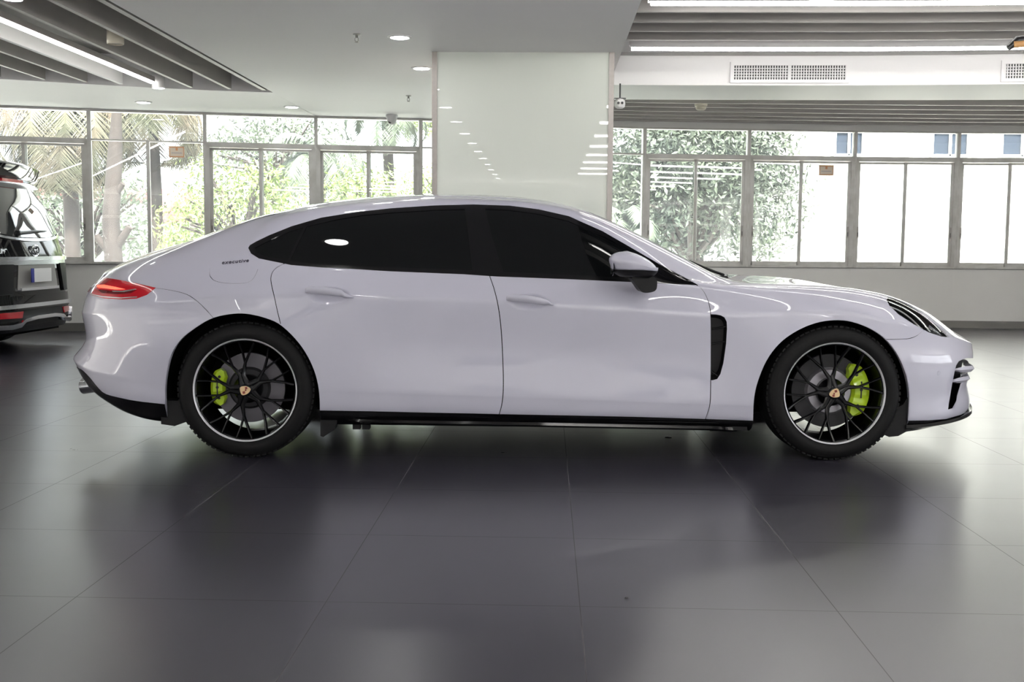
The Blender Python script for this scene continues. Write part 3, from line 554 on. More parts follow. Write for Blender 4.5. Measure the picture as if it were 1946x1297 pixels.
def surf(u,v):
    """u: station (s), v: 0..8 across the flank. returns x, halfwidth, z"""
    u=np.asarray(u,float);v=np.asarray(v,float)
    i=np.clip((u-_S[0])/(_S[1]-_S[0]),0,len(_S)-1.001);i0=i.astype(int);f=(i-i0)[...,None]
    G=lambda k:_F[k,i0]*(1-f)+_F[k,i0+1]*f
    P=[G(k) for k in range(9)]
    mir=P[7]*np.array([1,-1,1]);P.append(mir);P.insert(0,P[0]+(P[0]-P[1])*np.array([1,2.,.3]))   # P[k+1]=feature k
    P=np.stack(P,0)
    D=np.sqrt(((P[1:]-P[:-1])**2).sum(-1,keepdims=True))**.5+1e-4
    j=np.clip(v,0,7.9999).astype(int);t=(v-j)[...,None]
    idx=np.indices(j.shape)
    def take(A,k): return A[(k,)+tuple(idx)]
    p0,p1=take(P,j+1),take(P,j+2);d1=take(D,j+1)
    def tang(k):   # tangent at control k (per unit of centripetal length)
        a,b,c=take(P,k-1),take(P,k),take(P,k+1);da,db=take(D,k-1),take(D,k)
        return (b-a)/da-(c-a)/(da+db)+(c-b)/db
    k1=j+1;k2=j+2
    m0=tang(k1);m1=tang(np.minimum(k2,9))
    sec=(p1-p0)/d1
    for cr,w in CREASE.items():
        a=((j==cr)[...,None]);m0=np.where(a,m0*(1-w)+sec*w,m0)
        a=((j==cr-1)[...,None]);m1=np.where(a,m1*(1-w)+sec*w,m1)
    t2=t*t;t3=t2*t
    q=(2*t3-3*t2+1)*p0+(t3-2*t2+t)*d1*m0+(-2*t3+3*t2)*p1+(t3-t2)*d1*m1
    q=q.copy();q[...,1]=np.maximum(q[...,1],0)
    return q
# ================================================================ the white saloon
CYAW_,CX,CY=.0519,-.07146,6.60470
RC=Matrix.Translation((CX,CY,0))@Matrix.Rotation(CYAW_,4,'Z')
car=empty('saloon_car',(CX,CY,0),CYAW_)
tag(car,'long white four-door fastback saloon with black wheels and acid green brake calipers','car')
UG=np.concatenate([np.linspace(-2.995,-1.95,90),np.linspace(-1.935,1.785,220),np.linspace(1.80,2.845,90)]);VG=np.linspace(0,8,113)
def surf_n(u,v):
    e=1e-3;a=surf(np.clip(u+e,-2.999,2.849),v)-surf(np.clip(u-e,-2.999,2.849),v);c=surf(u,np.clip(v+e*4,0,8))-surf(u,np.clip(v-e*4,0,8))
    n=np.cross(c,a);n/=np.linalg.norm(n,axis=-1,keepdims=True)+1e-12;return n   # outward for +halfwidth
# smooth hollows behind the two door handles
def dent(Q):
    d=np.zeros(Q.shape[:-1])
    for (x,z,rx,rz) in HOLLOW:
        q=((Q[...,0]-x)/rx)**2+((Q[...,2]-z)/rz)**2;d+=.030*np.clip(1-q,0,None)**2
    R=Q.copy();R[...,1]=np.maximum(R[...,1]-d,0);return R
HOLLOW=[]
def W3(Q,sg=-1):   # local surface point(s) -> world; sg -1 = flank nearest the camera
    Q=np.asarray(Q);L=np.stack([Q[...,0],sg*Q[...,1],Q[...,2],np.ones(Q.shape[:-1])],-1);return (L@np.array(RC).T)[...,:3]
Ug,Vg=np.meshgrid(UG,VG,indexing='ij');GP=W3(surf(Ug,Vg));nu,nv=Ug.shape
gf=[];guv=[]
for i in range(nu-1):
    for j in range(nv-1):
        a,b_,c,d=i*nv+j,(i+1)*nv+j,(i+1)*nv+j+1,i*nv+j+1;gf+=[(a,b_,c),(a,c,d)]
BV=BVHTree.FromPolygons([tuple(p) for p in GP.reshape(-1,3)],gf);GU,GV=Ug.ravel(),Vg.ravel();GPf=GP.reshape(-1,3)
def cast(px,py):
    d=ray(px,py);h=BV.ray_cast(EYE,d)
    if h[0] is None: return None
    t=gf[h[2]];P=[GPf[k] for k in t];p=np.array(h[0]);v0,v1,v2=P[1]-P[0],P[2]-P[0],p-P[0]
    d00,d01,d11,d20,d21=v0@v0,v0@v1,v1@v1,v2@v0,v2@v1;den=d00*d11-d01*d01
    if abs(den)<1e-18: w1=w2=0
    else: w1=(d11*d20-d01*d21)/den;w2=(d00*d21-d01*d20)/den
    w0=1-w1-w2;return (w0*GU[t[0]]+w1*GU[t[1]]+w2*GU[t[2]],w0*GV[t[0]]+w1*GV[t[1]]+w2*GV[t[2]])
def px2uv(pts,ref=(973,640)):
    out=[]
    for x,y in pts:
        h=cast(x,y)
        if h is None:
            rx,ry=ref;lo,hi=0.,1.
            for _ in range(18):
                m=(lo+hi)/2
                if cast(x+(rx-x)*m,y+(ry-y)*m) is None: lo=m
                else: hi=m
            h=cast(x+(rx-x)*hi,y+(ry-y)*hi)
        out.append(h)
    return out
def dens(pts,step,closed=True):
    o=[];n=len(pts)
    for i in range(n if closed else n-1):
        a,b_=pts[i],pts[(i+1)%n];L=math.hypot(b_[0]-a[0],b_[1]-a[1]);k=max(1,int(L/step))
        o+=[(a[0]+(b_[0]-a[0])*t/k,a[1]+(b_[1]-a[1])*t/k) for t in range(k)]
    if not closed:o.append(pts[-1])
    return o
def chaikin(pts,n=2,closed=True):
    for _ in range(n):
        o=[];N=len(pts)
        if not closed:o.append(pts[0])
        for i in range(N if closed else N-1):
            a,b_=pts[i],pts[(i+1)%N];o+=[(a[0]*.75+b_[0]*.25,a[1]*.75+b_[1]*.25),(a[0]*.25+b_[0]*.75,a[1]*.25+b_[1]*.75)]
        if not closed:o.append(pts[-1])
        pts=o
    return pts
def strip(pts,w):   # open pixel polyline -> closed thin polygon
    L,R=[],[]
    for i,p in enumerate(pts):
        a=pts[max(i-1,0)];b_=pts[min(i+1,len(pts)-1)];dx,dy=b_[0]-a[0],b_[1]-a[1];l=math.hypot(dx,dy)+1e-9
        L.append((p[0]-dy/l*w,p[1]+dx/l*w));R.append((p[0]+dy/l*w,p[1]-dx/l*w))
    return L+R[::-1]
GAP=.85
POLY={}   # name -> closed polygon in (u,v)
def addpx(name,pts,ref=(973,640),step=7,sm=0):
    p=chaikin(pts,sm) if sm else pts
    POLY[name]=px2uv(dens(p,step),ref)
# traced outlines, photograph pixels, near flank
DLO=[(472,471.5),(477,482),(492,491.5),(526,498.4),(554,504),(611,508.5),(680,512),(741,515.8),(883,521.5),(939,525.5),(1081,531),(1170,535),(1250,538.5),(1326,542.5),(1311,533),(1283,518.5),(1246,498.5),(1198,470.5),(1145,440),(1081,411.5),(1024,398.5),(968,391.3),(900,389),(826,391),(742,396.5),(685,402.5),(611,414),(554,430.5),(512,447.5),(487,459.5),(475,466.5)]
addpx('dlo',DLO,(900,460))
GL_Q=[(484,471),(489,481),(510,489),(547,495),(562,462),(577,432),(555,438),(520,453),(497,464)]
GL_R=[(551,496),(600,501.5),(700,507),(897,513.5),(890,450),(883,397.5),(826,399),(742,404),(685,409.5),(640,417),(583,430),(567,462)]
GL_F=[(957,517),(1060,521.5),(1160,526.5),(1235,529.5),(1237,520),(1215,489),(1190,471),(1145,449),(1081,420),(1024,406.5),(968,399),(922,397),(935,450)]
GL_S=[(1242,529.5),(1300,532.5),(1311,534),(1283,521),(1246,501),(1222,487)]
addpx('rear_quarter_glass',GL_Q,(530,470));addpx('rear_door_glass',GL_R,(760,460));addpx('front_door_glass',GL_F,(1060,470));addpx('sail_panel',GL_S,(1250,520))
ARF=[(1431,803),(1432.4,754.6),(1441,720.6),(1458,681),(1483,650),(1511.6,630),(1545.6,614.6),(1582,608),(1616,610),(1653,623),(1684,644),(1707,672.6),(1722.4,709),(1729.5,749),(1728,783),(1726,803)]
ARR=[(313.5,772),(312.5,729.7),(322,678.8),(339,647.7),(367.6,625),(401.6,603.8),(441,596),(469.5,596),(503.4,603.8),(531.7,615),(565.6,647.7),(588,681.6),(602.4,718.4),(607.5,752),(608,783)]
def open_uv(pts,step=6,sm=2,ref=(973,640)): return px2uv(dens(chaikin(pts,sm,False),step,False),ref)
def arch(pts):
    a=open_uv(pts);return [(a[0][0],-.6)]+[(a[0][0],a[0][1]*.5-.1)]+a+[(a[-1][0],a[-1][1]*.5-.1),(a[-1][0],-.6)]
AF,AR=arch(ARF),arch(ARR);POLY['arch_f']=AF;POLY['arch_r']=AR
addpx('fuel_flap',[(398,508),(397.5,521),(400,527),(407,534),(425,538),(447,539),(468,538),(479,532.6),(486,521.8),(490,511),(489,505),(470,503),(415,503)],(445,520),5,1)
TAIL=[(195.5,528),(232.5,534),(265,540.5),(296,547.4),(279,561),(260,568),(232.5,569.6),(198,567.6),(172.4,560.8),(180,551),(182.8,539),(191,534)]
addpx('tail_light',TAIL,(235,552),4)
HEAD=[(1684.7,570),(1688,565.5),(1703,568),(1724,577),(1742.5,588.6),(1761,603.6),(1779.5,617.5),(1793.4,629),(1804.5,641.8),(1788.8,640),(1765.7,632.5),(1738,617.5),(1707.8,598),(1690,581)]
addpx('headlight',HEAD,(1735,600),4)
VENT=[(1351.3,597.5),(1360.8,598),(1370,599.8),(1377,603.9),(1381,612),(1381.6,624.7),(1379.9,653.6),(1374.7,690.6),(1369,711.4),(1363,720.6),(1355,723),(1351.6,723)]
addpx('vent',VENT,(1362,660),4)
g=px2uv([(1840,680),(1830,683),(1822,687),(1817,695),(1813,712),(1808.8,733.4),(1802.8,769),(1801.6,780),(1812.4,776.5),(1820,762),(1828,731),(1836,722)],(1780,720))
POLY['grille']=g+[(2.55,2.2),(2.9,2.2),(2.9,3.08),(2.5,3.1)]
# shut lines
RD=[(545,499),(531.7,504.5),(518.5,514),(514,526.7),(515.5,541),(520.4,560.7),(526.5,590),(533,616)]
BP=[(929.6,522),(939.5,549),(948,586),(953.6,637),(956.5,707),(956.6,745),(954,770),(948.5,789)]
FD=[(1322,540.5),(1337,551),(1346.6,572),(1351.2,594.6),(1351.6,651),(1351.4,700),(1350.5,740),(1350,768.7),(1345.5,784),(1340.5,798)]
LAMP=[(295,547.4),(320,550.5),(353.5,558),(370.5,569),(388,585),(405,604.5)]
BUM=[(1684,645.5),(1710,645),(1729.5,644),(1743.6,638.6),(1752,631),(1756,627)]
for n_,l in (('g1',RD),('g2',BP),('g3',FD),('g4',LAMP),('g5',BUM)):
    POLY[n_]=px2uv(dens(strip(dens(chaikin(l,2,False),6,False),GAP if n_!='g5' and n_!='g4' else .6),6))
F5_=[(x,y) for x,y in chaikin([(398,508),(397.5,521),(400,527),(407,534),(425,538),(447,539),(468,538),(479,532.6),(486,521.8),(490,511)],2,False)]
POLY['g6']=px2uv(dens(strip(dens(F5_,5,False),.55),5))
def uvs(pts,wu): # thin strip around a polyline given in (u,v)
    L,R=[],[]
    for i,p in enumerate(pts):
        a=pts[max(i-1,0)];b_=pts[min(i+1,len(pts)-1)];du,dv=(b_[0]-a[0]),(b_[1]-a[1])*.2;l=math.hypot(du,dv)+1e-9
        L.append((p[0]-dv/l*wu,p[1]+du/l*wu/.2));R.append((p[0]+dv/l*wu,p[1]-du/l*wu/.2))
    return L+R[::-1]
HOODL=chaikin([(1.165,8.0),(1.12,7.6),(1.075,7.2),(1.08,6.75),(1.3,6.55),(1.6,6.45),(1.85,6.42),(2.0,6.45),(2.2,6.6),(2.42,7.1),(2.5,8.0)],2,False)
POLY['hood']=HOODL+[(2.5,8.4),(1.165,8.4)]
POLY['gh']=uvs(HOODL,.002)
WS=[(.285,8.4),(.285,8.0),(.29,7.5),(.31,7.16),(.45,7.13),(.65,7.12),(.85,7.12),(.98,7.14),(1.03,7.3),(1.075,7.7),(1.09,8.0),(1.09,8.4)]
POLY['windshield']=WS
POLY['cowl']=[(.98,7.14),(1.03,7.3),(1.075,7.7),(1.09,8.0),(1.09,8.4),(1.162,8.4),(1.162,8.0),(1.117,7.6),(1.07,7.2),(1.04,7.05)]
POLY['gw']=uvs([(.285,8.0),(.29,7.5),(.31,7.16),(.45,7.13),(.65,7.12),(.85,7.12),(.98,7.14)],.006)
RW=[(-1.32,8.4),(-1.32,8.0),(-1.34,7.5),(-1.37,7.14),(-1.6,7.12),(-1.85,7.15),(-2.05,7.25),(-2.14,7.6),(-2.17,8.0),(-2.17,8.4)]
POLY['rear_window']=RW;POLY['gr']=uvs(RW[1:-1],.006)
POLY['trunk']=[(-2.175,8.4),(-2.175,8.0),(-2.15,7.5),(-2.2,6.9),(-2.3,6.5),(-2.45,6.1),(-2.62,5.7),(-2.9,5.4),(-3.1,5.4),(-3.1,8.4)]
POLY['gt']=uvs([(-2.175,8.0),(-2.15,7.5),(-2.2,6.9),(-2.3,6.5),(-2.45,6.1)],.002)
POLY['roof']=[(-1.32,8.4),(-1.34,7.5),(-1.37,7.13),(-.9,7.08),(0,7.08),(.3,7.12),(.285,7.5),(.285,8.4)]
# lower black line, doors, bumpers
SILL=[(608,780.5),(700,782),(800,784.3),(900,786.3),(950,787.5),(1080,790),(1200,792.5),(1341,796.8),(1431,800)]
sl=px2uv(dens(SILL,8,False));RB=px2uv(dens(chaikin([(141,698),(150,700.5),(156,703),(168.5,715),(185,736),(197,748),(216,754),(257,762.7),(313,768.6)],1,False),5,False),(230,700))
FB=px2uv(dens([(1726,800),(1766,799.3),(1798,796.7),(1826,788.6),(1849,778)],5,False),(1760,760))
low=[(-3.1,-.6),(-3.1,RB[0][1]),(RB[0][0]-.2,RB[0][1])]+RB+[(RB[-1][0]+.02,RB[-1][1]),(sl[0][0]-.02,sl[0][1])]+sl+[(sl[-1][0]+.02,sl[-1][1]),(FB[0][0]-.02,FB[0][1])]+FB+[(2.9,FB[-1][1]-.05),(2.9,-.6)]
POLY['black']=low
rd,bp,fd=open_uv(RD),open_uv(BP),open_uv(FD);lampl=open_uv(LAMP);buml=open_uv(BUM)
POLY['rear_door']=rd+AR[-10:-2]+[(bp[-1][0]-.5,-.6),(bp[-1][0],-.6)]+bp[::-1]+[(bp[0][0],6.5),(-.37,6.6),(-1.3,6.6),(rd[0][0],6.0)]
POLY['front_door']=bp+[(bp[-1][0],-.6),(fd[-1][0],-.6)]+fd[::-1]+[(.9,6.02),(.5,6.6),(-.37,6.6)]
POLY['front_fender']=fd+[(fd[-1][0],-.6),(1.5,-.6),(1.5,3.5),(buml[0][0],buml[0][1])]+buml+[(2.0,6.4),(2.0,6.5)]+HOODL[::-1][8:]
POLY['rear_bumper']=[(-3.1,-.6)]+[(-1.5,-.6),(-1.5,3.5)]+lampl[::-1]+[(-2.35,5.1),(-2.62,4.9),(-2.9,4.7),(-3.1,4.7)]
POLY['front_bumper']=buml+[(2.03,6.43),(2.2,6.6),(2.42,7.1),(2.5,8.0),(2.5,8.4),(2.9,8.4),(2.9,-.6),(1.5,-.6),(1.5,3.5)]
h=cast(625,560);h2=cast(1006,572)
for q in (h,h2): s_=surf(np.array(q[0]),np.array(q[1]));HOLLOW.append((float(s_[0]),float(s_[2])-.004,.115,.046))
# one constrained triangulation of the flank in parameter space
VS=.2
pts=[];edges=[]
def addloop(pl,closed=True):
    n=len(pl);b0=len(pts)
    for u,v in pl: pts.append((max(-2.999,min(2.849,u)),max(-.6,min(8.0,v))*VS))
    for i in range(n if closed else n-1): edges.append((b0+i,b0+(i+1)%n))
for n_,pl in POLY.items():
    if n_ in('rear_door','front_door','front_fender','rear_bumper','front_bumper','roof','trunk','cowl'): continue
    addloop(pl)
addloop([(-2.999,4.7),(-2.9,4.7),(-2.62,4.9),(-2.35,5.1),lampl[0]],False)
addloop([(1.085,7.13),(.98,7.14)],False)
addloop([(-1.37,7.13),(-.9,7.08),(0,7.08),(.3,7.12)],False)
addloop(POLY['trunk'][4:9],False)
ug=np.concatenate([np.linspace(-2.999,-1.95,72),np.linspace(-1.93,1.78,186),np.linspace(1.80,2.849,72)]);vg=np.concatenate([np.linspace(0,6,67),np.linspace(6.1,8,30)])
for u in ug:
    for v in vg: pts.append((float(u)+random.uniform(-1,1)*1e-4*(abs(u)<2.8),float(v)*VS+random.uniform(-1,1)*1e-5*(0<v<8)))
for (x,z,rx,rz) in HOLLOW:
    uc=[h,h2][HOLLOW.index((x,z,rx,rz))]
    for a in np.linspace(-.13,.13,40):
        for c in np.linspace(-.34,.34,18): pts.append((uc[0]+a,(uc[1]+c)*VS))
vo,eo,fo,_,_,_=delaunay_2d_cdt([Vector(p) for p in pts],edges,[],0,1e-6)
UV=np.array([(p[0],p[1]/VS) for p in vo]);TRI=np.array([f for f in fo if len(f)==3])
cen=UV[TRI].mean(1)
def inpoly(P,poly):
    poly=np.array(poly);x,y=P[:,0],P[:,1];r=np.zeros(len(P),bool);n=len(poly)
    for i in range(n):
        x1,y1=poly[i];x2,y2=poly[(i+1)%n]
        c=((y1>y)!=(y2>y));
        if y1==y2: continue
        r^=c&(x<(x2-x1)*(y-y1)/(y2-y1)+x1)
    return r
cls=np.full(len(TRI),'',dtype='<U20')
def put(name,poly=None):
    m=(cls=='')&inpoly(cen,POLY[poly or name]);cls[m]=name
cls[(cen[:,1]<0)]='drop'
for n_ in('arch_f','arch_r'): put('drop',n_)
put('dropgrille','grille');put('dropvent','vent');put('headlight');put('tail_light')
for n_ in('rear_quarter_glass','rear_door_glass','front_door_glass','sail_panel'): put(n_)
put('dlo_trim','dlo');put('windshield');put('rear_window');put('cowl')
for n_ in('g1','g2','g3','g4','g5','g6','gh','gt'): put('gap',n_)
put('seal','gw');put('seal','gr')
put('fuel_flap');put('black');put('hood');put('trunk');put('rear_door');put('front_door');put('front_fender');put('rear_bumper');put('front_bumper');put('roof')
cls[cls=='']='rear_quarter'
SP=surf(UV[:,0],np.clip(UV[:,1],0,8));SN=surf_n(UV[:,0],np.clip(UV[:,1],0,8))
SP=dent(SP)
e_=1e-3;pu=dent(surf(np.clip(UV[:,0]+e_,-2.999,2.849),np.clip(UV[:,1],0,8)))-dent(surf(np.clip(UV[:,0]-e_,-2.999,2.849),np.clip(UV[:,1],0,8)))
pv=dent(surf(UV[:,0],np.clip(UV[:,1]+4*e_,0,8)))-dent(surf(UV[:,0],np.clip(UV[:,1]-4*e_,0,8)))
SN=np.cross(pv,pu);SN/=np.linalg.norm(SN,axis=1,keepdims=True)+1e-12
SN[UV[:,1]>7.995]*=np.array([1,0,1]);SN/=np.linalg.norm(SN,axis=1,keepdims=True)+1e-12
NLOC=SN
def part(name,keys,m,off=0.,sides=(-1,1),parent=car,edge=.0):
    """panel(s) cut from the flank; sides (-1,1) in one mesh when name is a centre panel"""
    sel=np.isin(cls,keys);T=TRI[sel]
    if not len(T): return None
    ids=np.unique(T);mp=-np.ones(len(UV),int);mp[ids]=np.arange(len(ids))
    V=[];F=[];N=[]
    for sg in sides:
        P=SP[ids]+NLOC[ids]*off;b0=len(V)
        wp=P*np.array([1,sg,1]);nn=NLOC[ids]*np.array([1,sg,1]);V+=list(wp);N+=list(nn)
        t=mp[T]+b0
        # outward orientation check
        a=wp[mp[T][:,0]];b_=wp[mp[T][:,1]];c=wp[mp[T][:,2]];g=np.cross(b_-a,c-a);flip=(g*nn[mp[T][:,0]]).sum(1)<0
        t=np.where(flip[:,None],t[:,::-1],t);F+=[tuple(int(x) for x in r) for r in t]
        if edge:  # folded rim round the panel
            cnt={}
            for r in t:
                for k in range(3):
                    e=(int(r[k]),int(r[(k+1)%3]));
                    if (e[1],e[0]) in cnt: cnt.pop((e[1],e[0]))
                    else: cnt[e]=1
            nb={}
            for (p,q) in cnt:
                uvp=UV[ids[p-b0]]
                if uvp[1]>7.99 and UV[ids[q-b0]][1]>7.99: continue
                for w in(p,q):
                    if w not in nb: nb[w]=len(V);V.append(V[w]-N[w]*edge);N.append(N[w])
                F.append((q,p,nb[p],nb[q]))
    iv=Matrix.Identity(4)
    me=bpy.data.meshes.new(name);me.from_pydata([tuple(map(float,v)) for v in V],[],F);me.materials.append(m);me.polygons.foreach_set('use_smooth',[True]*len(F))
    me.normals_split_custom_set_from_vertices([tuple(map(float,v)) for v in N])
    o=bpy.data.objects.new(name,me);COL.objects.link(o);o.parent=parent;return o
P_=MT['paint'];DOORS={}
for sg in(-1,1):
    DOORS['f',sg]=part('front_door','front_door',P_,sides=(sg,),edge=.008);DOORS['r',sg]=part('rear_door','rear_door',P_,sides=(sg,),edge=.008)
    part('front_fender','front_fender',P_,sides=(sg,),edge=.008)
    part('rear_quarter_glass','rear_quarter_glass',MT['tint'],-.004,(sg,));
    part('rear_door_glass','rear_door_glass',MT['tint'],-.004,(sg,));part('front_door_glass','front_door_glass',MT['tint'],-.004,(sg,))
    part('mirror_sail','sail_panel',MT['black_gloss'],-.002,(sg,));o=part('window_trim','dlo_trim',MT['black_gloss'],.001,(sg,),edge=.008)
part('fuel_flap','fuel_flap',P_,0,(-1,),edge=.006)
cls2=cls.copy()
part('body_side',('rear_quarter','fuel_flap') if False else 'rear_quarter',P_,edge=.008)
m_=cls=='fuel_flap'
part('quarter_panel','fuel_flap',P_,0,(1,))
part('roof_panel','roof',P_);part('hood','hood',P_,edge=.01);part('tailgate','trunk',P_,edge=.01)
part('rear_bumper','rear_bumper',P_,edge=.008);part('front_bumper','front_bumper',P_,edge=.008)
part('windshield','windshield',MT['tint'],-.004);part('rear_window','rear_window',MT['tint'],-.004);[part('window_seal','seal',MT['black_gloss'],.0,(q,)) for q in(-1,1)]
part('cowl','cowl',MT['black_matt'],-.02)
part('lower_trim','black',MT['black_gloss'],.002)
cls_in=np.array([c not in('drop','dropvent','dropgrille','headlight','tail_light') for c in cls]);bk=cls.copy();cls[cls_in]='in'
part('inner_shell','in',MT['shell'],-.011);cls[:]=bk
# wheel arch lips and liners, vent and grille recesses
def lip(poly,depth,m,name,taper=0,sides=(-1,1)):
    pl=np.array([(u,max(v,0)) for u,v in poly if v>-.2]);S=surf(pl[:,0],pl[:,1]);b=MB()
    for sg in sides:
        V=[];F=[];n=len(S);c=S.mean(0)
        for s in S: V.append((s[0],sg*s[1],s[2]));q=s+(c-s)*taper;V.append((q[0],sg*(s[1]-depth),q[2]))
        F=[(2*i,2*i+1,2*i+3,2*i+2) for i in range(n-1)];b.add(V,F,RC)
    return b.build(name,m,car,60)
lip(AF,.035,P_,'arch_lip',-.0);lip(AR,.035,P_,'arch_lip',-.0)
def closed_recess(key,depth,mw,mb,name,shrink=.12,back=True,sides=(-1,1)):
    pl=np.array(POLY[key]);S=surf(pl[:,0],pl[:,1]);c=S.mean(0);b=MB()
    for sg in sides:
        n=len(S);V=[(s[0],sg*s[1],s[2]) for s in S]+[(s[0]+(c[0]-s[0])*shrink,sg*max(s[1]-depth,0),s[2]+(c[2]-s[2])*shrink) for s in S]
        b.add(V,[(i,(i+1)%n,n+(i+1)%n,n+i) for i in range(n)]+([tuple(range(n,2*n))] if back else []),RC)
    return b.build(name,mw,car,50)
closed_recess('vent',.05,MT['black_matt'],None,'side_vent')
b=MB()   # vent blades
for sg in(-1,1):
    for (a,c,d) in (((1353,655),(1380,650),2.2),((1353,706),(1366,716),2.0),((1354,626),(1381,622),1.6)):
        for k,(x,y) in enumerate((a,c)):
            q=cast(x,y);s=surf(np.array(q[0]),np.array(q[1]));
            if k==0:s0=s
        A,B_=Vector((s0[0],sg*(s0[1]-.022),s0[2])),Vector((s[0],sg*(s[1]-.022),s[2]));b.tube([A,B_],.0045,6,RC)
b.build('vent_blade',MT['black_gloss'],car,40)
def liner(cx,name):
    b=MB()
    for sg in(-1,1):
        R=.432;pr=[]
        T=RC@Matrix.Translation((cx,0,.358))
        n=40;a0,a1=-math.radians(12),math.radians(192);V=[];F=[]
        for i in range(n+1):
            a=a0+(a1-a0)*i/n;c,s=math.cos(a),math.sin(a)
            for (r,y) in ((R-.028 if 0 else R-.012,.905),(R+.004,.87),(R+.004,.60),(R-.12,.58),(0.16,.56)): V.append((c*r,sg*y,s*r))
        for i in range(n):
            for j in range(4): F.append((i*5+j,(i+1)*5+j,(i+1)*5+j+1,i*5+j+1))
        b.add(V,F,T)
    return b.build(name,MT['shell'],car,60)
liner(1.55,'wheel_arch_liner');liner(-1.55,'wheel_arch_liner')
# underbody
b=MB()
for (x0,x1,w) in((-2.25,-2.02,.60),(-2.02,-1.08,.52),(-1.08,1.08,.84),(1.08,2.02,.52),(2.02,2.3,.62)): b.box(x0,x1,-w,w,.20,.45,RC)
b.box(-.9,.9,-.25,.25,.16,.21,RC);b.build('underbody',MT['shell'],car)
b=MB()
for x in (-.98,-.93,.93,1.0): b.box(x-.02,x+.02,-.86,-.8,.145,.2,RC);b.box(x-.02,x+.02,.8,.86,.145,.2,RC)
b.build('jack_point',MT['black_matt'],car)
# side skirt blade and mud flaps
b=MB()
for sg in(-1,1):
    A=[(-1.05,.885,.205),(-.95,.925,.195),(0,.935,.185),(.9,.93,.17),(1.02,.90,.158),(1.06,.87,.155)]
    V=[];F=[]
    for (x,y,z) in A: V+=[(x,sg*(y-.05),z+.02),(x,sg*y,z+.014),(x,sg*(y+.004),z),(x,sg*(y-.05),z-.018)]
    n=len(A)
    for i in range(n-1):
        for j in range(4): F.append((i*4+j,(i+1)*4+j,(i+1)*4+(j+1)%4,i*4+(j+1)%4))
    F+=[(0,1,2,3),tuple((n-1)*4+k for k in(3,2,1,0))];b.add(V,F,RC)
b.build('side_skirt',MT['black_gloss'],car,50)
b=MB()
for sg in(-1,1):
    for T_,pr in ((0,[(-1.165,.27),(-1.165,.115),(-1.15,.11),(-1.09,.15),(-1.07,.22),(-1.05,.27)]),(0,[(1.93,.30),(1.98,.38),(1.98,.17),(1.91,.13),(1.86,.125),(1.80,.15),(1.86,.26)]),(0,[(-2.0,.30),(-2.0,.175),(-1.93,.165),(-1.86,.19),(-1.86,.30)]),(0,[(1.09,.26),(1.10,.155),(1.0,.16),(1.0,.26)])):
        b.prism([(x,z) for x,z in pr],sg*.80,sg*.90,RC,axis='y')
b.build('splash_guard',MT['black_matt'],car)
# exhaust tips
for sg in(-1,1):
    T=RC@Matrix.Translation((-2.44,sg*.50,.335))@Matrix.Rotation(math.radians(-96),4,'Y')@Matrix.Diagonal((.72,1.25,1,1))
    b=MB();b.lathe([(.058,-.06),(.060,.05),(.064,.105),(.058,.110),(.052,.10),(.05,-.05)],28,T);b.build('exhaust_tip',MT['chrome_satin'],car,50)
# ---------------- lamps
def px_patch(pts,off,thick,m,name,parent,step=3.,smoothsub=True,mirror=False):
    """solid plate that follows the flank, outlined by traced points"""
    q=dens(pts,step);xs_=[p[0] for p in pts];ys_=[p[1] for p in pts];inn=[]
    gx=np.arange(min(xs_),max(xs_),step);gy=np.arange(min(ys_),max(ys_),step)
    G=np.array([(x,y) for x in gx for y in gy]);ok=inpoly(G,q) if len(G) else []
    allp=[Vector(p) for p in q]+[Vector(g) for g in (G[ok] if len(G) else [])]
    v2,_,f2,_,_,_=delaunay_2d_cdt(allp,[(i,(i+1)%len(q)) for i in range(len(q))],[],0,1e-5)
    c=np.array([np.mean([v2[k] for k in f],0) for f in f2]);keep=inpoly(c,q);f2=[f for f,k in zip(f2,keep) if k]
    uv=np.array(px2uv([tuple(v) for v in v2],(np.mean(xs_),np.mean(ys_))))
    P=surf(uv[:,0],uv[:,1]);N=surf_n(uv[:,0],uv[:,1]);b=MB();n=len(P)
    for sg in((-1,1) if mirror else (-1,)):
        A=(P+N*(off+thick))*np.array([1,sg,1]);B_=(P+N*off)*np.array([1,sg,1]);cnt={}
        for f in f2:
            for k in range(len(f)):
                e=(f[k],f[(k+1)%len(f)])
                if (e[1],e[0]) in cnt:cnt.pop((e[1],e[0]))
                else:cnt[e]=1
        b.add([tuple(a) for a in A]+[tuple(x) for x in B_],[tuple(f) for f in f2]+[tuple(k+n for k in f[::-1]) for f in f2]+[(e[1],e[0],e[0]+n,e[1]+n) for e in cnt],RC)
    return b.build(name,m,parent,35)
for sg in(-1,1):
    hl=closed_recess('headlight',.07,MT['black_gloss'],None,'headlight_housing',.25,sides=(sg,))
    tl=part('tail_light','tail_light',MT['red_lens'],.004,(sg,),edge=.02)
    if sg==-1: TLN=tl;HLN=hl
for sg in(-1,1): part('headlight_lens','headlight',MT['clear'],.001,(sg,))
for k,(a,o_) in enumerate(((0,-.012),(1,-.02),(2,-.026))):   # bright blades inside the lamp
    s=[[(1692,571),(1716,580),(1738,594),(1757,612),(1771,630)],[(1694,578),(1714,586),(1734,600),(1752,618),(1762,629)],[(1706,592),(1724,600),(1742,614),(1754,626)]][k]
    px_patch(strip(chaikin(s,2,False),1.0 if k<2 else .8),o_,.003,MT['lamp_white'],'reflector_blade',HLN,2.5)
px_patch([(1702,588),(1712,590),(1722,597),(1730,604),(1736,613),(1730,611),(1718,603),(1708,597)],-.03,.006,MT['chrome_satin'],'projector',HLN,2.5)
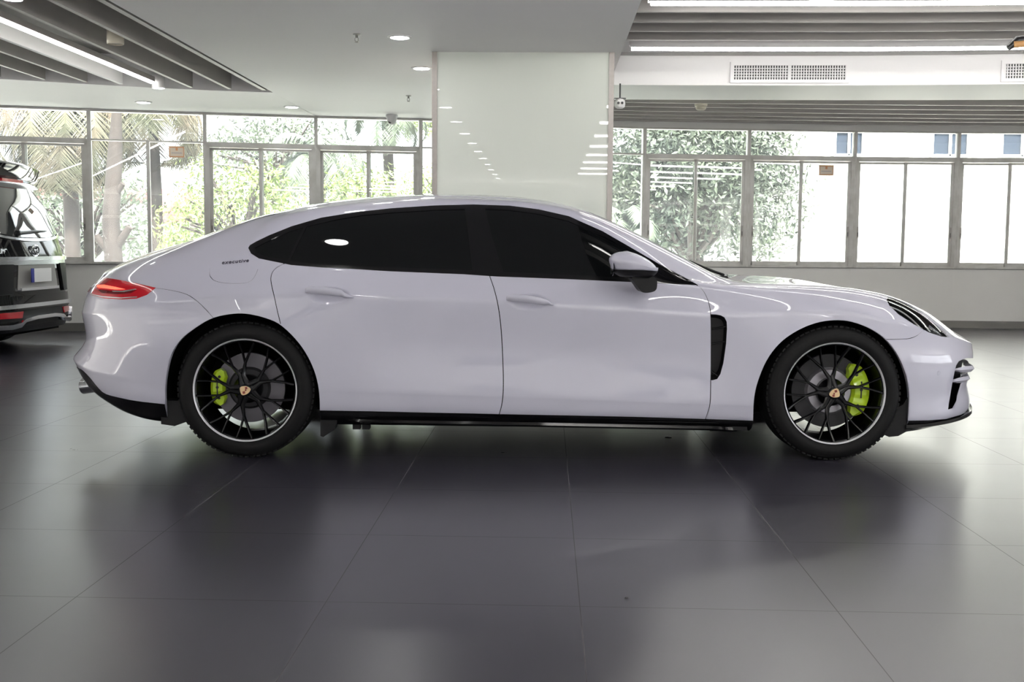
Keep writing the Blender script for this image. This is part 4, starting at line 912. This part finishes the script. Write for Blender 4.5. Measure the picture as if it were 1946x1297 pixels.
px_patch([(1770,614),(1790,630),(1797,638),(1784,636),(1768,628)],-.02,.004,MT['red_dark'] if 0 else MT['chrome_satin'],'turn_signal',HLN,2.5)
px_patch([(186,543.5),(200,543),(222,547),(240,551),(220,551.5),(200,549),(187,548)],.006,.002,MT['red_lit'],'lit_bar',TLN,2.)
px_patch([(188,552),(205,553),(232,555),(262,552),(250,558),(225,560),(196,558)],.0055,.001,MT['red_dark'],'dark_chamber',TLN,2.)
px_patch([(215,553.5),(235,554),(258,550),(262,551),(238,556),(216,555.5)],.007,.001,MT['chrome_satin'],'chrome_strip',TLN,2.)
px_patch(strip([(174,560),(198,565),(232,567),(262,565)],.8),.006,.001,MT['chrome_satin'],'lens_edge',TLN,2.)
# bar of light across the tail
b=MB();V=[];F=[]
for i,u in enumerate(np.linspace(-2.62,-2.999,16)):
    for v in (4.95,5.25):
        s=surf(np.array(u),np.array(v))
        V.append((s[0]-.004,-s[1],s[2]))
b.add(V,[(2*i,2*i+2,2*i+3,2*i+1) for i in range(15)],RC);b.add([(x,-y,z) for x,y,z in V],[(2*i,2*i+1,2*i+3,2*i+2) for i in range(15)],RC);b.build('tail_light_bar',MT['red_lens'],car,40)
# ---------------- nose: grille body, slats, lower post
b=MB()
for sg in(-1,1):
    V=[];F=[];us=np.linspace(2.18,2.849,26)
    for u in us:
        for v in np.linspace(1.35,3.75,8): s=surf(np.array(u),np.array(v));V.append((s[0]-.045,sg*max(s[1]-.03,0),s[2]))
    F=[(i*8+j,(i+1)*8+j,(i+1)*8+j+1,i*8+j+1) for i in range(25) for j in range(7)];b.add(V,F,RC)
b.build('grille_mesh',MT['black_matt'],car,60)
b=MB()
for (v0,v1,u0,out) in ((2.62,2.84,2.212,.018),(2.25,2.46,2.209,.010)):
    for sg in(-1,1):
        V=[];F=[];us=np.linspace(u0,2.849,30)
        for i,u in enumerate(us):
            w=min(1,(i+1)/6);vm=(v0+v1)/2;o_=-.02+(out+.02)*min(1,i/8)*(1-min(1,max(0,(i-9)/4)))
            for (v,dd) in ((vm-(vm-v0)*w,o_-.004),(vm,o_+.008),(vm+(v1-vm)*w,o_-.004),(vm,o_-.03)):
                s=surf(np.array(u),np.array(v));n=surf_n(np.array(u),np.array(v));q=s+n*dd
                if i>24: q[0]=s[0]+dd
                V.append((q[0],sg*max(q[1],0),q[2]))
        F=[(i*4+j,(i+1)*4+j,(i+1)*4+(j+1)%4,i*4+(j+1)%4) for i in range(29) for j in range(4)]+[(0,1,2,3)];b.add(V,F,RC)
b.build('grille_slat',P_,car,50)
for sg in(-1,1):
    b=MB();W_=[]
    for u in np.linspace(2.31,2.44,7): q=surf(np.array(u),np.array(2.52));W_.append((q[0]-.012,sg*(q[1]-.012),q[2]))
    b.tube(W_,.0085,8,RC);b.build('daytime_light',MT['chrome'],car,50)
# front splitter
b=MB();V=[];F=[]
us=list(np.linspace(1.93,2.849,30));n=len(us)
for u in us:
    s=surf(np.array(u),np.array(.95));t_=(u-1.93)/.92
    k=.012
    s2=surf(np.array(u),np.array(.35))
    sg=-1;V+=[(s[0]+.018*min(1,t_*2),sg*(s[1]+.004),s[2]-.004),(s[0]+.020*min(1,t_*2),sg*(s[1]+.006),s[2]-.022),(s2[0],sg*s2[1],s2[2]-.004),(s[0]-.1,sg*max(s[1]-.08,0),s[2]-.01)]
F=[(i*4+j,(i+1)*4+j,(i+1)*4+(j+1)%4,i*4+(j+1)%4) for i in range(n-1) for j in range(4)]
b.add(V,F,RC);b.add([(x,-y,z) for x,y,z in V],[f[::-1] for f in F],RC);b.build('front_splitter',MT['black_gloss'],car,40)
# parking sensor, badge
q=cast(1784,709.5);s=surf(np.array(q[0]),np.array(q[1]));n=surf_n(np.array(q[0]),np.array(q[1]))
def frame_on(q,sg=-1,off=0):
    s=surf(np.array(q[0]),np.array(q[1]));n=surf_n(np.array(q[0]),np.array(q[1]));s=s+n*off
    pu=surf(np.array(q[0]+.01),np.array(q[1]))-surf(np.array(q[0]-.01),np.array(q[1]));X=Vector((pu[0],sg*pu[1],pu[2]));X.z=0;X.normalize();Nn=Vector((n[0],sg*n[1],n[2])).normalized()
    Y=Nn.cross(X).normalized();X=Y.cross(Nn);Mx=Matrix((X,Y,Nn)).transposed().to_4x4();Mx.translation=Vector((s[0],sg*s[1],s[2]));return Mx
b=MB();b.lathe([(0,.001),(.0085,.001),(.010,-.002)],20,RC@frame_on(q));b.lathe([(.0105,.0005),(.013,.0008),(.0125,-.003)],20,RC@frame_on(q));b.build('parking_sensor',P_,car,40)
def text_mesh(txt,size,T,m,name,parent,ext=.0015,shear=.0,space=1.):
    cu=bpy.data.curves.new('t','FONT');cu.body=txt;cu.size=size;cu.extrude=ext;cu.shear=shear;cu.space_character=space;cu.align_x='CENTER';cu.align_y='CENTER';cu.resolution_u=3
    ob=bpy.data.objects.new('t',cu);COL.objects.link(ob);dg=bpy.context.evaluated_depsgraph_get();me=bpy.data.meshes.new_from_object(ob.evaluated_get(dg))
    vs=[T@v.co for v in me.vertices];fs=[tuple(p.vertices) for p in me.polygons];bpy.data.objects.remove(ob);bpy.data.curves.remove(cu)
    return mesh_obj(name,vs,fs,m,parent)
text_mesh('executive',.034,RC@frame_on(cast(447.5,498),off=.003),MT['badge'],'badge_lettering',car,.001,.1,1.12)
# door handles
for key,(a,c) in (('r',((580,553),(672,565.5))),('f',((962,568),(1052,580)))):
    for sg in(-1,1):
        qa,qc=cast(*a),cast(*c);b=MB();V=[];F=[];n=18
        for i in range(n):
            t=i/(n-1);u,v=qa[0]+(qc[0]-qa[0])*t,qa[1]+(qc[1]-qa[1])*t;s=surf(np.array(u),np.array(v));nn=surf_n(np.array(u),np.array(v))
            hh=.0195*min(1,.50+t*4)*min(1,(1-t)*3.2+.16);lift=.004+.026*math.sin(PI*min(1,max(0,t)))**.45;hz=hh
            th=.011*min(1,.4+t*5)*min(1,.3+(1-t)*4)
            for k in range(10):
                a_=2*PI*k/10;dz=math.cos(a_)*hz;dn=math.sin(a_)*th;p=s+nn*(lift*1.05+dn)+np.array([0,0,1])*dz;V.append((p[0],sg*p[1],p[2]))
        F=[(i*10+k,(i+1)*10+k,(i+1)*10+(k+1)%10,i*10+(k+1)%10) for i in range(n-1) for k in range(10)]+[tuple(range(10)),tuple(range((n-1)*10,n*10))]
        b.add(V,F,RC);b.build('door_handle',P_,DOORS[key,sg],50,inv=None)
# ---------------- door mirrors
def mirror(sg):
    cx,cy,cz=.45,1.055,1.028
    T0=RC@Matrix.Diagonal((1,1 if sg>0 else -1,1,1))
    r=DOORS['f',sg]
    def shell(b,zlo,zhi,grow=0):
        V=[];n,mm=30,16
        rows=[]
        for j in range(mm+1):
            t=zlo+(zhi-zlo)*j/mm      # -1..1 vertical
            R=math.sqrt(max(0,1-abs(t)**2.3))
            for i in range(n):
                a=2*PI*i/n;c,s=math.cos(a),math.sin(a);c=math.copysign(abs(c)**.85,c)
                x=cx+.010+(.122*R)*c-.030*max(t,0)-.008*t;y=cy+(.105*R)*s+.01*t;z=cz+.004+.072*t-.026*max(c,0)**1.5*R*(1 if t>0 else .3)
                V.append((x,y,z))
        F=[(j*n+i,j*n+(i+1)%n,(j+1)*n+(i+1)%n,(j+1)*n+i) for j in range(mm) for i in range(n)]+[tuple(range(n))[::-1],tuple(range(mm*n,(mm+1)*n))]
        b.add(V,F,T0)
    m=MB();shell(m,-.30,.999);cap=m.build('mirror_cap',P_,r,80)
    m=MB();shell(m,-.80,-.31);m.build('mirror_lower_housing',MT['black_matt'],cap,80)
    def lc(px,py,y):
        d=ray(px,py);iv=RC.inverted();o=iv@EYE;dd=iv.to_3x3()@d;t=(-y-o.y)/dd.y;q=o+dd*t;return (q.x,q.z)
    pr=chaikin([lc(x,y,1.05) for x,y in [(1196,526),(1222,523),(1236,524),(1247,530),(1248,540),(1246,552),(1236,556),(1222,557),(1215,552),(1208,541)]],2)
    m=MB();m.prism(pr,.93,1.075,T0,axis='y');m.build('mirror_arm',MT['black_matt'],cap,40)
    m=MB();m.lathe([(0,0),(.052,0),(.055,.004)],24,T0@Matrix.Translation((cx-.099,cy-.005,cz-.01))@Matrix.Rotation(-PI/2,4,'Y')@Matrix.Diagonal((.8,1.3,1,1)));m.build('mirror_glass',MT['tint'],cap,40)
mirror(-1);mirror(1)
# wipers on the cowl
b=MB()
for sg,v0,v1 in ((-1,7.25,7.98),(1,7.4,7.9)):
    W_=[]
    for t in np.linspace(0,1,9):
        u,v=1.04-.11*t,v0+(v1-v0)*t;q=surf(np.array(u),np.array(v));W_.append((q[0]-.005,sg*q[1],q[2]+.012))
    b.tube(W_,.008,6,RC)
b.build('wiper',MT['black_matt'],car,40)
# ---------------- wheels
def spoke(b,pts,w,yo,th=.016):
    """flat bar through polar points (r,deg,yoffset)"""
    P=[Vector((r*math.cos(math.radians(a)),-y,r*math.sin(math.radians(a)))) for r,a,y in pts];V=[];n=len(P)
    for i,p in enumerate(P):
        d=(P[min(i+1,n-1)]-P[max(i-1,0)]);d.y=0;d.normalize();s=Vector((-d.z,0,d.x));ww=w[i]
        V+=[p-s*ww*.5+Vector((0,-0.0,0)),p-s*ww*.22+Vector((0,-.006,0)),p+s*ww*.22+Vector((0,-.006,0)),p+s*ww*.5,p+s*ww*.45+Vector((0,th,0)),p-s*ww*.45+Vector((0,th,0))]
    F=[(i*6+j,(i+1)*6+j,(i+1)*6+(j+1)%6,i*6+(j+1)%6) for i in range(n-1) for j in range(6)]+[tuple(range(6))[::-1],tuple((n-1)*6+k for k in range(6))]
    b.add(V,F)
def crest(rot,parent,T):
    sh=[(-.020,.022),(0,.025),(.020,.022),(.021,.004),(.015,-.014),(0,-.027),(-.015,-.014),(-.021,.004)]
    Tc=T@Matrix.Rotation(-math.radians(rot),4,'Y')
    b=MB();b.prism([(x*1.12,z*1.12) for x,z in chaikin(sh,1)],-.004,0,Tc,axis='y');b.cm=1
    for (x,z,w,h) in ((-.010,.010,.013,.013),(.010,-.007,.012,.012)):
        b.box(x-w/2,x+w/2,-.0052,-.0038,z-h/2,z+h/2,Tc)
    b.prism([(-.004,.002),(.004,.002),(.0045,-.004),(0,-.007),(-.0045,-.004)],-.006,-.004,Tc,axis='y');b.build('crest',[MT['gold'],MT['crest_red']],parent)
def wheel(name,x,sg,rot,capr,front,lab):
    T=RC@Matrix.Translation((x,sg*.945,.361));base=T.copy()
    if sg>0: T=T@Matrix.Rotation(PI,4,'Z')
    # hub space: -y is outward; origin on the outer tyre face
    W=.285
    b=MB();pr=[(.268,.016),(.278,.006),(.300,-.001),(.325,.004),(.343,.018),(.354,.035),(.3605,.06),(.362,.10),(.362,W-.10),(.3605,W-.06),(.354,W-.035),(.343,W-.018),(.325,W-.004),(.30,W+.001),(.278,W-.006),(.268,W-.016)]
    b.lathe(pr,96,T,axis='y')
    for k in range(72):     # tread blocks on the shoulder
        a=2*PI*k/72
        for y0 in (.030,.255-.03): b.box(.350,.3585,y0,y0+.028,-.0105,.0105,T@Matrix.Rotation(a,4,'Y'))
    for y0 in (.075,.115,.155,.195): b.lathe([(.3625,y0),(.3632,y0+.004),(.3632,y0+.026),(.3625,y0+.03)],96,T,axis='y')
    TY=b
    b=MB();b.lathe([(.2625,.016),(.256,.022),(.252,.05),(.247,.09),(.243,.16),(.243,.25),(.252,.272),(.262,.276),(.268,.27),(.252,.262),(.247,.24),(.247,.16),(.25,.09),(.256,.05),(.2655,.02)],96,T,axis='y');BAR=b
    b=MB()
    for k in range(5):
        A=rot+72*k
        for s in(-1,1):
            spoke(b,[(.035,A+s*25,-.030),(.082,A+s*5.5,-.034),(.142,A+s*14.5,-.036),(.205,A+s*22.5,-.030),(.2555,A+s*27,-.016)],[.030,.024,.014,.013,.016],0)
            spoke(b,[(.140,A+s*14.3,-.037),(.20,A+s*11.2,-.032),(.2555,A+s*9,-.016)],[.012,.010,.012],0)
    V=b.v;b.v=[T@v for v in b.v]
    b.lathe([(0,.030),(.036,.028),(.050,.034),(.060,.06),(.075,.075),(.075,.12),(0,.12)],40,T,axis='y')
    b.add(BAR.v,BAR.f)
    g=b.build(name,MT['rim'],car,35);TY.build('tyre',MT['rubber'],g,40)
    b=MB();b.lathe([(.2625,.016),(.2655,.006),(.270,.004),(.272,.010),(.268,.02)],96,T,axis='y');b.build('rim_edge',MT['rimedge'],g,60)
    b=MB();b.lathe([(0,.021),(.024,.021),(.030,.025),(.032,.032)],28,T,axis='y');hc=b.build('hub_cap',MT['rim'],g,50)
    crest(capr,g,T@Matrix.Translation((0,.020,0)))
    if front: ro,rb=.198,.128
    else: ro,rb=.186,.112
    b=MB();b.lathe([(rb,.125),(ro,.125),(ro,.158),(rb,.158)],64,T,axis='y',close=True);b.build('brake_disc',MT['disc_dark'] if front else MT['disc'],g,40)
    b=MB();b.lathe([(.05,.108),(rb-.012,.108),(rb,.122),(rb,.126)],48,T,axis='y');b.build('disc_bell',MT['bell'] if front else MT['disc_dark'],g,40)
    # caliper
    c0=(4 if front else 178);hs=50 if front else 34;ri,r_o=(.118,.213) if front else (.125,.200)
    if sg>0: c0=180-c0
    b=MB();V=[];n=26;sec=[]
    for i in range(n+1):
        t=i/n;a=math.radians(c0-hs+2*hs*t);e=min(1,min(t,1-t)*5+.35);w=.5*(r_o-ri)*e;rm=(ri+r_o)/2+(.004)*(1-e)
        step_=.006 if (.30<t<.36 or .64<t<.70) else 0
        for (r,y) in ((rm-w,.118),(rm-w,.098),(rm-w*.7,.082+step_),(rm+w*.6,.082+step_),(rm+w,.094),(rm+w,.185),(rm-w*.2,.19),(rm-w*.2,.118)):
            V.append((r*math.cos(a),y,r*math.sin(a)))
    F=[(i*8+j,(i+1)*8+j,(i+1)*8+(j+1)%8,i*8+(j+1)%8) for i in range(n) for j in range(8)]+[tuple(range(8)),tuple(n*8+k for k in range(8))]
    b.add(V,F,T);b.cm=1
    for t in(.2,.5,.8):
        a=math.radians(c0-hs+2*hs*t);r=(ri+r_o)/2;b.lathe([(0,.078),(.007,.078),(.009,.086)],12,T@Matrix.Translation((r*math.cos(a),0,r*math.sin(a))),axis='y')
    a=math.radians(c0);r=(ri+r_o)/2;b.box(r*math.cos(a)-.003,r*math.cos(a)+.003,.079,.084,r*math.sin(a)-.045,r*math.sin(a)+.045,T)
    b.build('brake_caliper',[MT['acid'],MT['dark']],g,30)
    g['label']=lab
wheel('wheel',-1.55,-1,250,103,False,'rear wheel facing the viewer');wheel('wheel',1.55,-1,316,-75+0,True,'front wheel facing the viewer')
wheel('wheel',-1.55,1,200,20,False,'rear wheel on the far side');wheel('wheel',1.55,1,10,70,True,'front wheel on the far side')

for o in [o for o in list(car.children) if o.name.split('.')[0] in('wheel_arch_liner','side_vent','side_skirt','splash_guard','jack_point','arch_lip','vent_blade','wiper','window_seal')]: split_loose(o)
# ================================================================ the black people carrier at the left edge
VX,VY=-5.28,11.22            # middle of the tail at floor level
van=empty('people_carrier',(VX,VY,0));tag(van,'black people carrier at the left edge, its chrome-trimmed tail turned this way','van')
def vprof(z):   # how far the tail lies behind the bumper plane, by height
    K=[(.22,-.02),(.30,.0),(.40,.0),(.62,-.03),(.85,-.04),(1.0,-.05),(1.2,-.10),(1.5,-.21),(1.75,-.36),(1.86,-.50),(1.92,-.75)]
    K=np.array(K);return float(np.interp(z,K[:,0],K[:,1]))
def vhw(z): K=np.array([(.2,.86),(.5,.915),(1.0,.925),(1.2,.90),(1.5,.84),(1.75,.77),(1.86,.70),(1.92,.55)]);return float(np.interp(z,K[:,0],K[:,1]))
def vpt(z,a):   # a: 0..1 from the near flank (front) round the tail to the far flank
    hw=vhw(z);xr=vprof(z);Lr=.34;flat=4.2
    # outline: flank (y=-hw) from x=-4.6 to -Lr, superellipse corner, tail
    if a<.15: x=-4.6+(4.6-Lr)*a/.15;y=-hw
    elif a>.85: x=-4.6+(4.6-Lr)*(1-a)/.15;y=hw
    else:
        t=(a-.15)/.7*2-1;th=t*PI/2;c=abs(math.cos(th))**(2/flat);s=math.copysign(abs(math.sin(th))**(2/2.6),th)
        x=-Lr+Lr*c;y=hw*s
        x-=.05*(y/hw)**2*0
    return Vector((VX+xr+x,VY+y,z))
zs=[.22,.30,.36,.42,.5,.56,.62,.7,.78,.85,.92,.98,1.04,1.1,1.2,1.3,1.4,1.5,1.6,1.68,1.75,1.81,1.86,1.90,1.92]
As=sorted(set(list(np.linspace(0,.15,5))+list(np.linspace(.15,.85,57))+list(np.linspace(.85,1,5))));na=len(As)
V=[vpt(z,a) for z in zs for a in As];F=[(j*na+i,j*na+i+1,(j+1)*na+i+1,(j+1)*na+i) for j in range(len(zs)-1) for i in range(na-1)]
b=MB();b.add(V,F);b.f.append(tuple(range((len(zs)-1)*na,len(zs)*na)));b.m.append(0);b.f.append(tuple(range(na))[::-1]);b.m.append(0)
body=b.build('body',MT['van'],van,35)
VB=BVHTree.FromPolygons([tuple(v) for v in V],F)
def vcast(px,py):
    d=ray(px,py);h=VB.ray_cast(EYE,d)
    if h[0] is None: 
        h=VB.find_nearest(EYE+d*12.2)
    return Vector(h[0]),(Vector(h[1]) if Vector(h[1]).dot(d)<0 else -Vector(h[1]))
def vyz(y,z):   # point of the tail at lateral offset y, height z
    o=Vector((VX+2,VY+y,z));h=VB.ray_cast(o,Vector((-1,0,0)))
    if h[0] is None: h=VB.find_nearest(Vector((VX+vprof(z),VY+y,z)))
    n=Vector(h[1]);n=n if n.x>0 else -n
    return Vector(h[0]),n
def vplate(yz,off,th,m,name,step=.05,par=van,sm=0):
    pl=chaikin(yz,sm) if sm else yz;q=dens(pl,step);ys=[p[0] for p in pl];zz=[p[1] for p in pl]
    G=np.array([(y,z) for y in np.arange(min(ys),max(ys),step) for z in np.arange(min(zz),max(zz),step)]);ok=inpoly(G,q)
    v2,_,f2,_,_,_=delaunay_2d_cdt([Vector(p) for p in q]+[Vector(g) for g in G[ok]],[(i,(i+1)%len(q)) for i in range(len(q))],[],0,1e-5)
    c=np.array([np.mean([v2[k] for k in f],0) for f in f2]);f2=[f for f,k in zip(f2,inpoly(c,q)) if k]
    A=[];B_=[];n=len(v2)
    for v in v2: p,nn=vyz(v[0],v[1]);A.append(p+nn*(off+th));B_.append(p+nn*off)
    cnt={}
    for f in f2:
        for k in range(len(f)):
            e=(f[k],f[(k+1)%len(f)])
            if (e[1],e[0]) in cnt:cnt.pop((e[1],e[0]))
            else:cnt[e]=1
    b=MB();b.add(A+B_,[tuple(f) for f in f2]+[tuple(k+n for k in f[::-1]) for f in f2]+[(e[1],e[0],e[0]+n,e[1]+n) for e in cnt]);return b.build(name,m,par,35)
def vstrip(yz,w,off,th,m,name,par=van,n=2):
    pl=chaikin(yz,n,False);return vplate(strip(dens(pl,.04,False),w),off,th,m,name,.03,par)
gl=vplate([(-.80,1.30),(-.74,1.22),(-.3,1.17),(.3,1.17),(.74,1.22),(.80,1.30),(.74,1.62),(.66,1.74),(-.66,1.74),(-.74,1.62)],.002,.012,MT['van_glass'],'rear_window',.06)
vstrip([(-.84,1.38),(-.80,1.27),(-.72,1.19),(-.3,1.145),(.3,1.145),(.72,1.19),(.80,1.27),(.84,1.38)],.012,.004,.014,MT['chrome'],'chrome_moulding')
vstrip([(-.9,.955),(.9,.955)],.020,.004,.03,MT['chrome'],'tailgate_garnish');vstrip([(-.88,.915),(.88,.915)],.022,.002,.014,MT['chrome_satin'],'tailgate_garnish')
vplate([(-.86,.60),(-.55,.60),(-.50,.90),(-.86,.90)],.002,.02,MT['black_matt'],'tail_lamp_panel');vplate([(.86,.60),(.60,.60),(.52,.90),(.86,.90)],.002,.02,MT['black_matt'],'tail_lamp_panel')
rc=vplate([(-.45,.64),(.45,.64),(.40,.89),(-.40,.89)],.001,.006,MT['recess'],'plate_recess')
vstrip([(-.42,.645),(.42,.645)],.014,.004,.03,MT['chrome'],'plate_ledge')
pl=empty('x',(0,0,0));bpy.data.objects.remove(pl)
pc,pn=vyz(-.02,.785);pc=pc+Vector((.045,0,0))
b=MB();b.box(pc.x-.004,pc.x+.004,pc.y-.22,pc.y+.22,pc.z-.07,pc.z+.07);b.cm=1;b.box(pc.x-.003,pc.x+.0055,pc.y-.225,pc.y-.17,pc.z-.072,pc.z+.072);b.build('licence_plate',[MT['plate'],MT['plate_blue']],van)
vplate([(-.92,.44),(.92,.44),(.92,.58),(-.92,.58)],.002,.02,MT['van'],'bumper_shelf')
vstrip([(-.93,.475),(-.5,.478),(.5,.478),(.93,.475)],.020,.01,.04,MT['chrome'],'bumper_moulding')
vplate([(-.88,.33),(.88,.33),(.90,.45),(-.90,.45)],.001,.01,MT['black_matt'],'bumper_insert')
vplate([(-.82,.37),(-.45,.36),(-.42,.425),(-.80,.425)],.008,.012,MT['red_lens'],'reflector');vplate([(.84,.37),(.52,.36),(.48,.425),(.82,.425)],.008,.012,MT['red_lens'],'reflector')
vstrip([(-.93,.43),(-.92,.30),(-.55,.285),(-.40,.355),(.36,.355),(.50,.285),(.92,.30),(.93,.40)],.017,.01,.045,MT['chrome'],'lower_chrome',n=1)
vplate([(-.38,.29),(.34,.29),(.32,.33),(-.36,.33)],.001,.02,MT['black_matt'],'tow_cover')
ep,en=vyz(-.03,1.035)
b=MB();T=Matrix.Translation(ep+en*.012)@Matrix.Rotation(PI/2,4,'Z')@Matrix.Rotation(PI/2,4,'X')
for (rx,rz) in ((.085,.055),(.03,.052)): b.tube([(rx*math.cos(a),rz*math.sin(a),0) for a in np.linspace(0,2*PI,25)],.007,6,T)
b.tube([(.055*math.cos(a),.02*math.sin(a)+.025,0) for a in np.linspace(0,2*PI,20)],.006,6,T);b.build('round_emblem',MT['chrome'],van,50)
tp,tn=vyz(-.62,1.03);text_mesh('LIMO',.07,Matrix.Translation(tp+tn*.004)@Matrix.Rotation(PI/2,4,'Z')@Matrix.Rotation(PI/2,4,'X'),MT['chrome'],'badge_lettering',van,.003)
# wiper, spoiler, top lamp
wp,wn_=vyz(-.30,1.215);wq,_=vyz(.35,1.245)
b=MB();b.tube([wp+Vector((.03,0,0)),(wp+wq)/2+Vector((.05,0,.01)),wq+Vector((.025,0,0))],[.016,.012,.006],8);b.lathe([(0,.05),(.028,.04),(.03,0)],14,Matrix.Translation(wp)@Matrix.Rotation(PI/2,4,'Y'));b.build('rear_wiper',MT['dark'],van,50)
b=MB();pr=[(-.95,1.93),(-.55,1.965),(-.30,1.955),(-.27,1.93),(-.30,1.80),(-.34,1.765),(-.42,1.80),(-.50,1.86),(-.95,1.88)]
ys=np.linspace(-.80,.80,25);V=[];n=len(pr)
for y in ys:
    e=1-.12*abs(y/.8)**3;
    for (x,z) in pr: V.append((VX+x*1-.10*abs(y/.8)**2.5,VY+y,(z-1.9)*e+1.9-.02*abs(y/.8)**2))
b.add(V,[(i*n+j,(i+1)*n+j,(i+1)*n+(j+1)%n,i*n+(j+1)%n) for i in range(24) for j in range(n)]+[tuple(range(n)),tuple(24*n+k for k in range(n))[::-1]]);b.build('roof_spoiler',MT['van'],van,40)
b=MB();V=[];pr=[(-.36,1.765),(-.29,1.755),(-.285,1.735),(-.37,1.73)];n=4
for y in ys:
    for (x,z) in pr: V.append((VX+x-.10*abs(y/.8)**2.5,VY+y*.98,z-.03*abs(y/.8)**2))
b.add(V,[(i*n+j,(i+1)*n+j,(i+1)*n+(j+1)%n,i*n+(j+1)%n) for i in range(24) for j in range(n)]);b.build('spoiler_moulding',MT['chrome'],van,40)
b=MB();b.box(VX-.36,VX-.275,VY-.22,VY+.22,1.745,1.775);b.build('high_brake_light',MT['red_lens'],van)
for sy in(-1,1):
    for x in(-.95,-3.9):
        T=Matrix.Translation((VX+x,VY+sy*.80,.335));b=MB();b.lathe([(.2,-.11),(.31,-.11),(.33,-.09),(.335,0),(.33,.09),(.31,.11),(.2,.11)],48,T,axis='y',close=True);b.build('wheel',MT['rubber'],van,40)
b=MB();b.box(VX-4.5,VX-.2,VY-.8,VY+.8,.17,.25);b.build('underbody',MT['shell'],van)
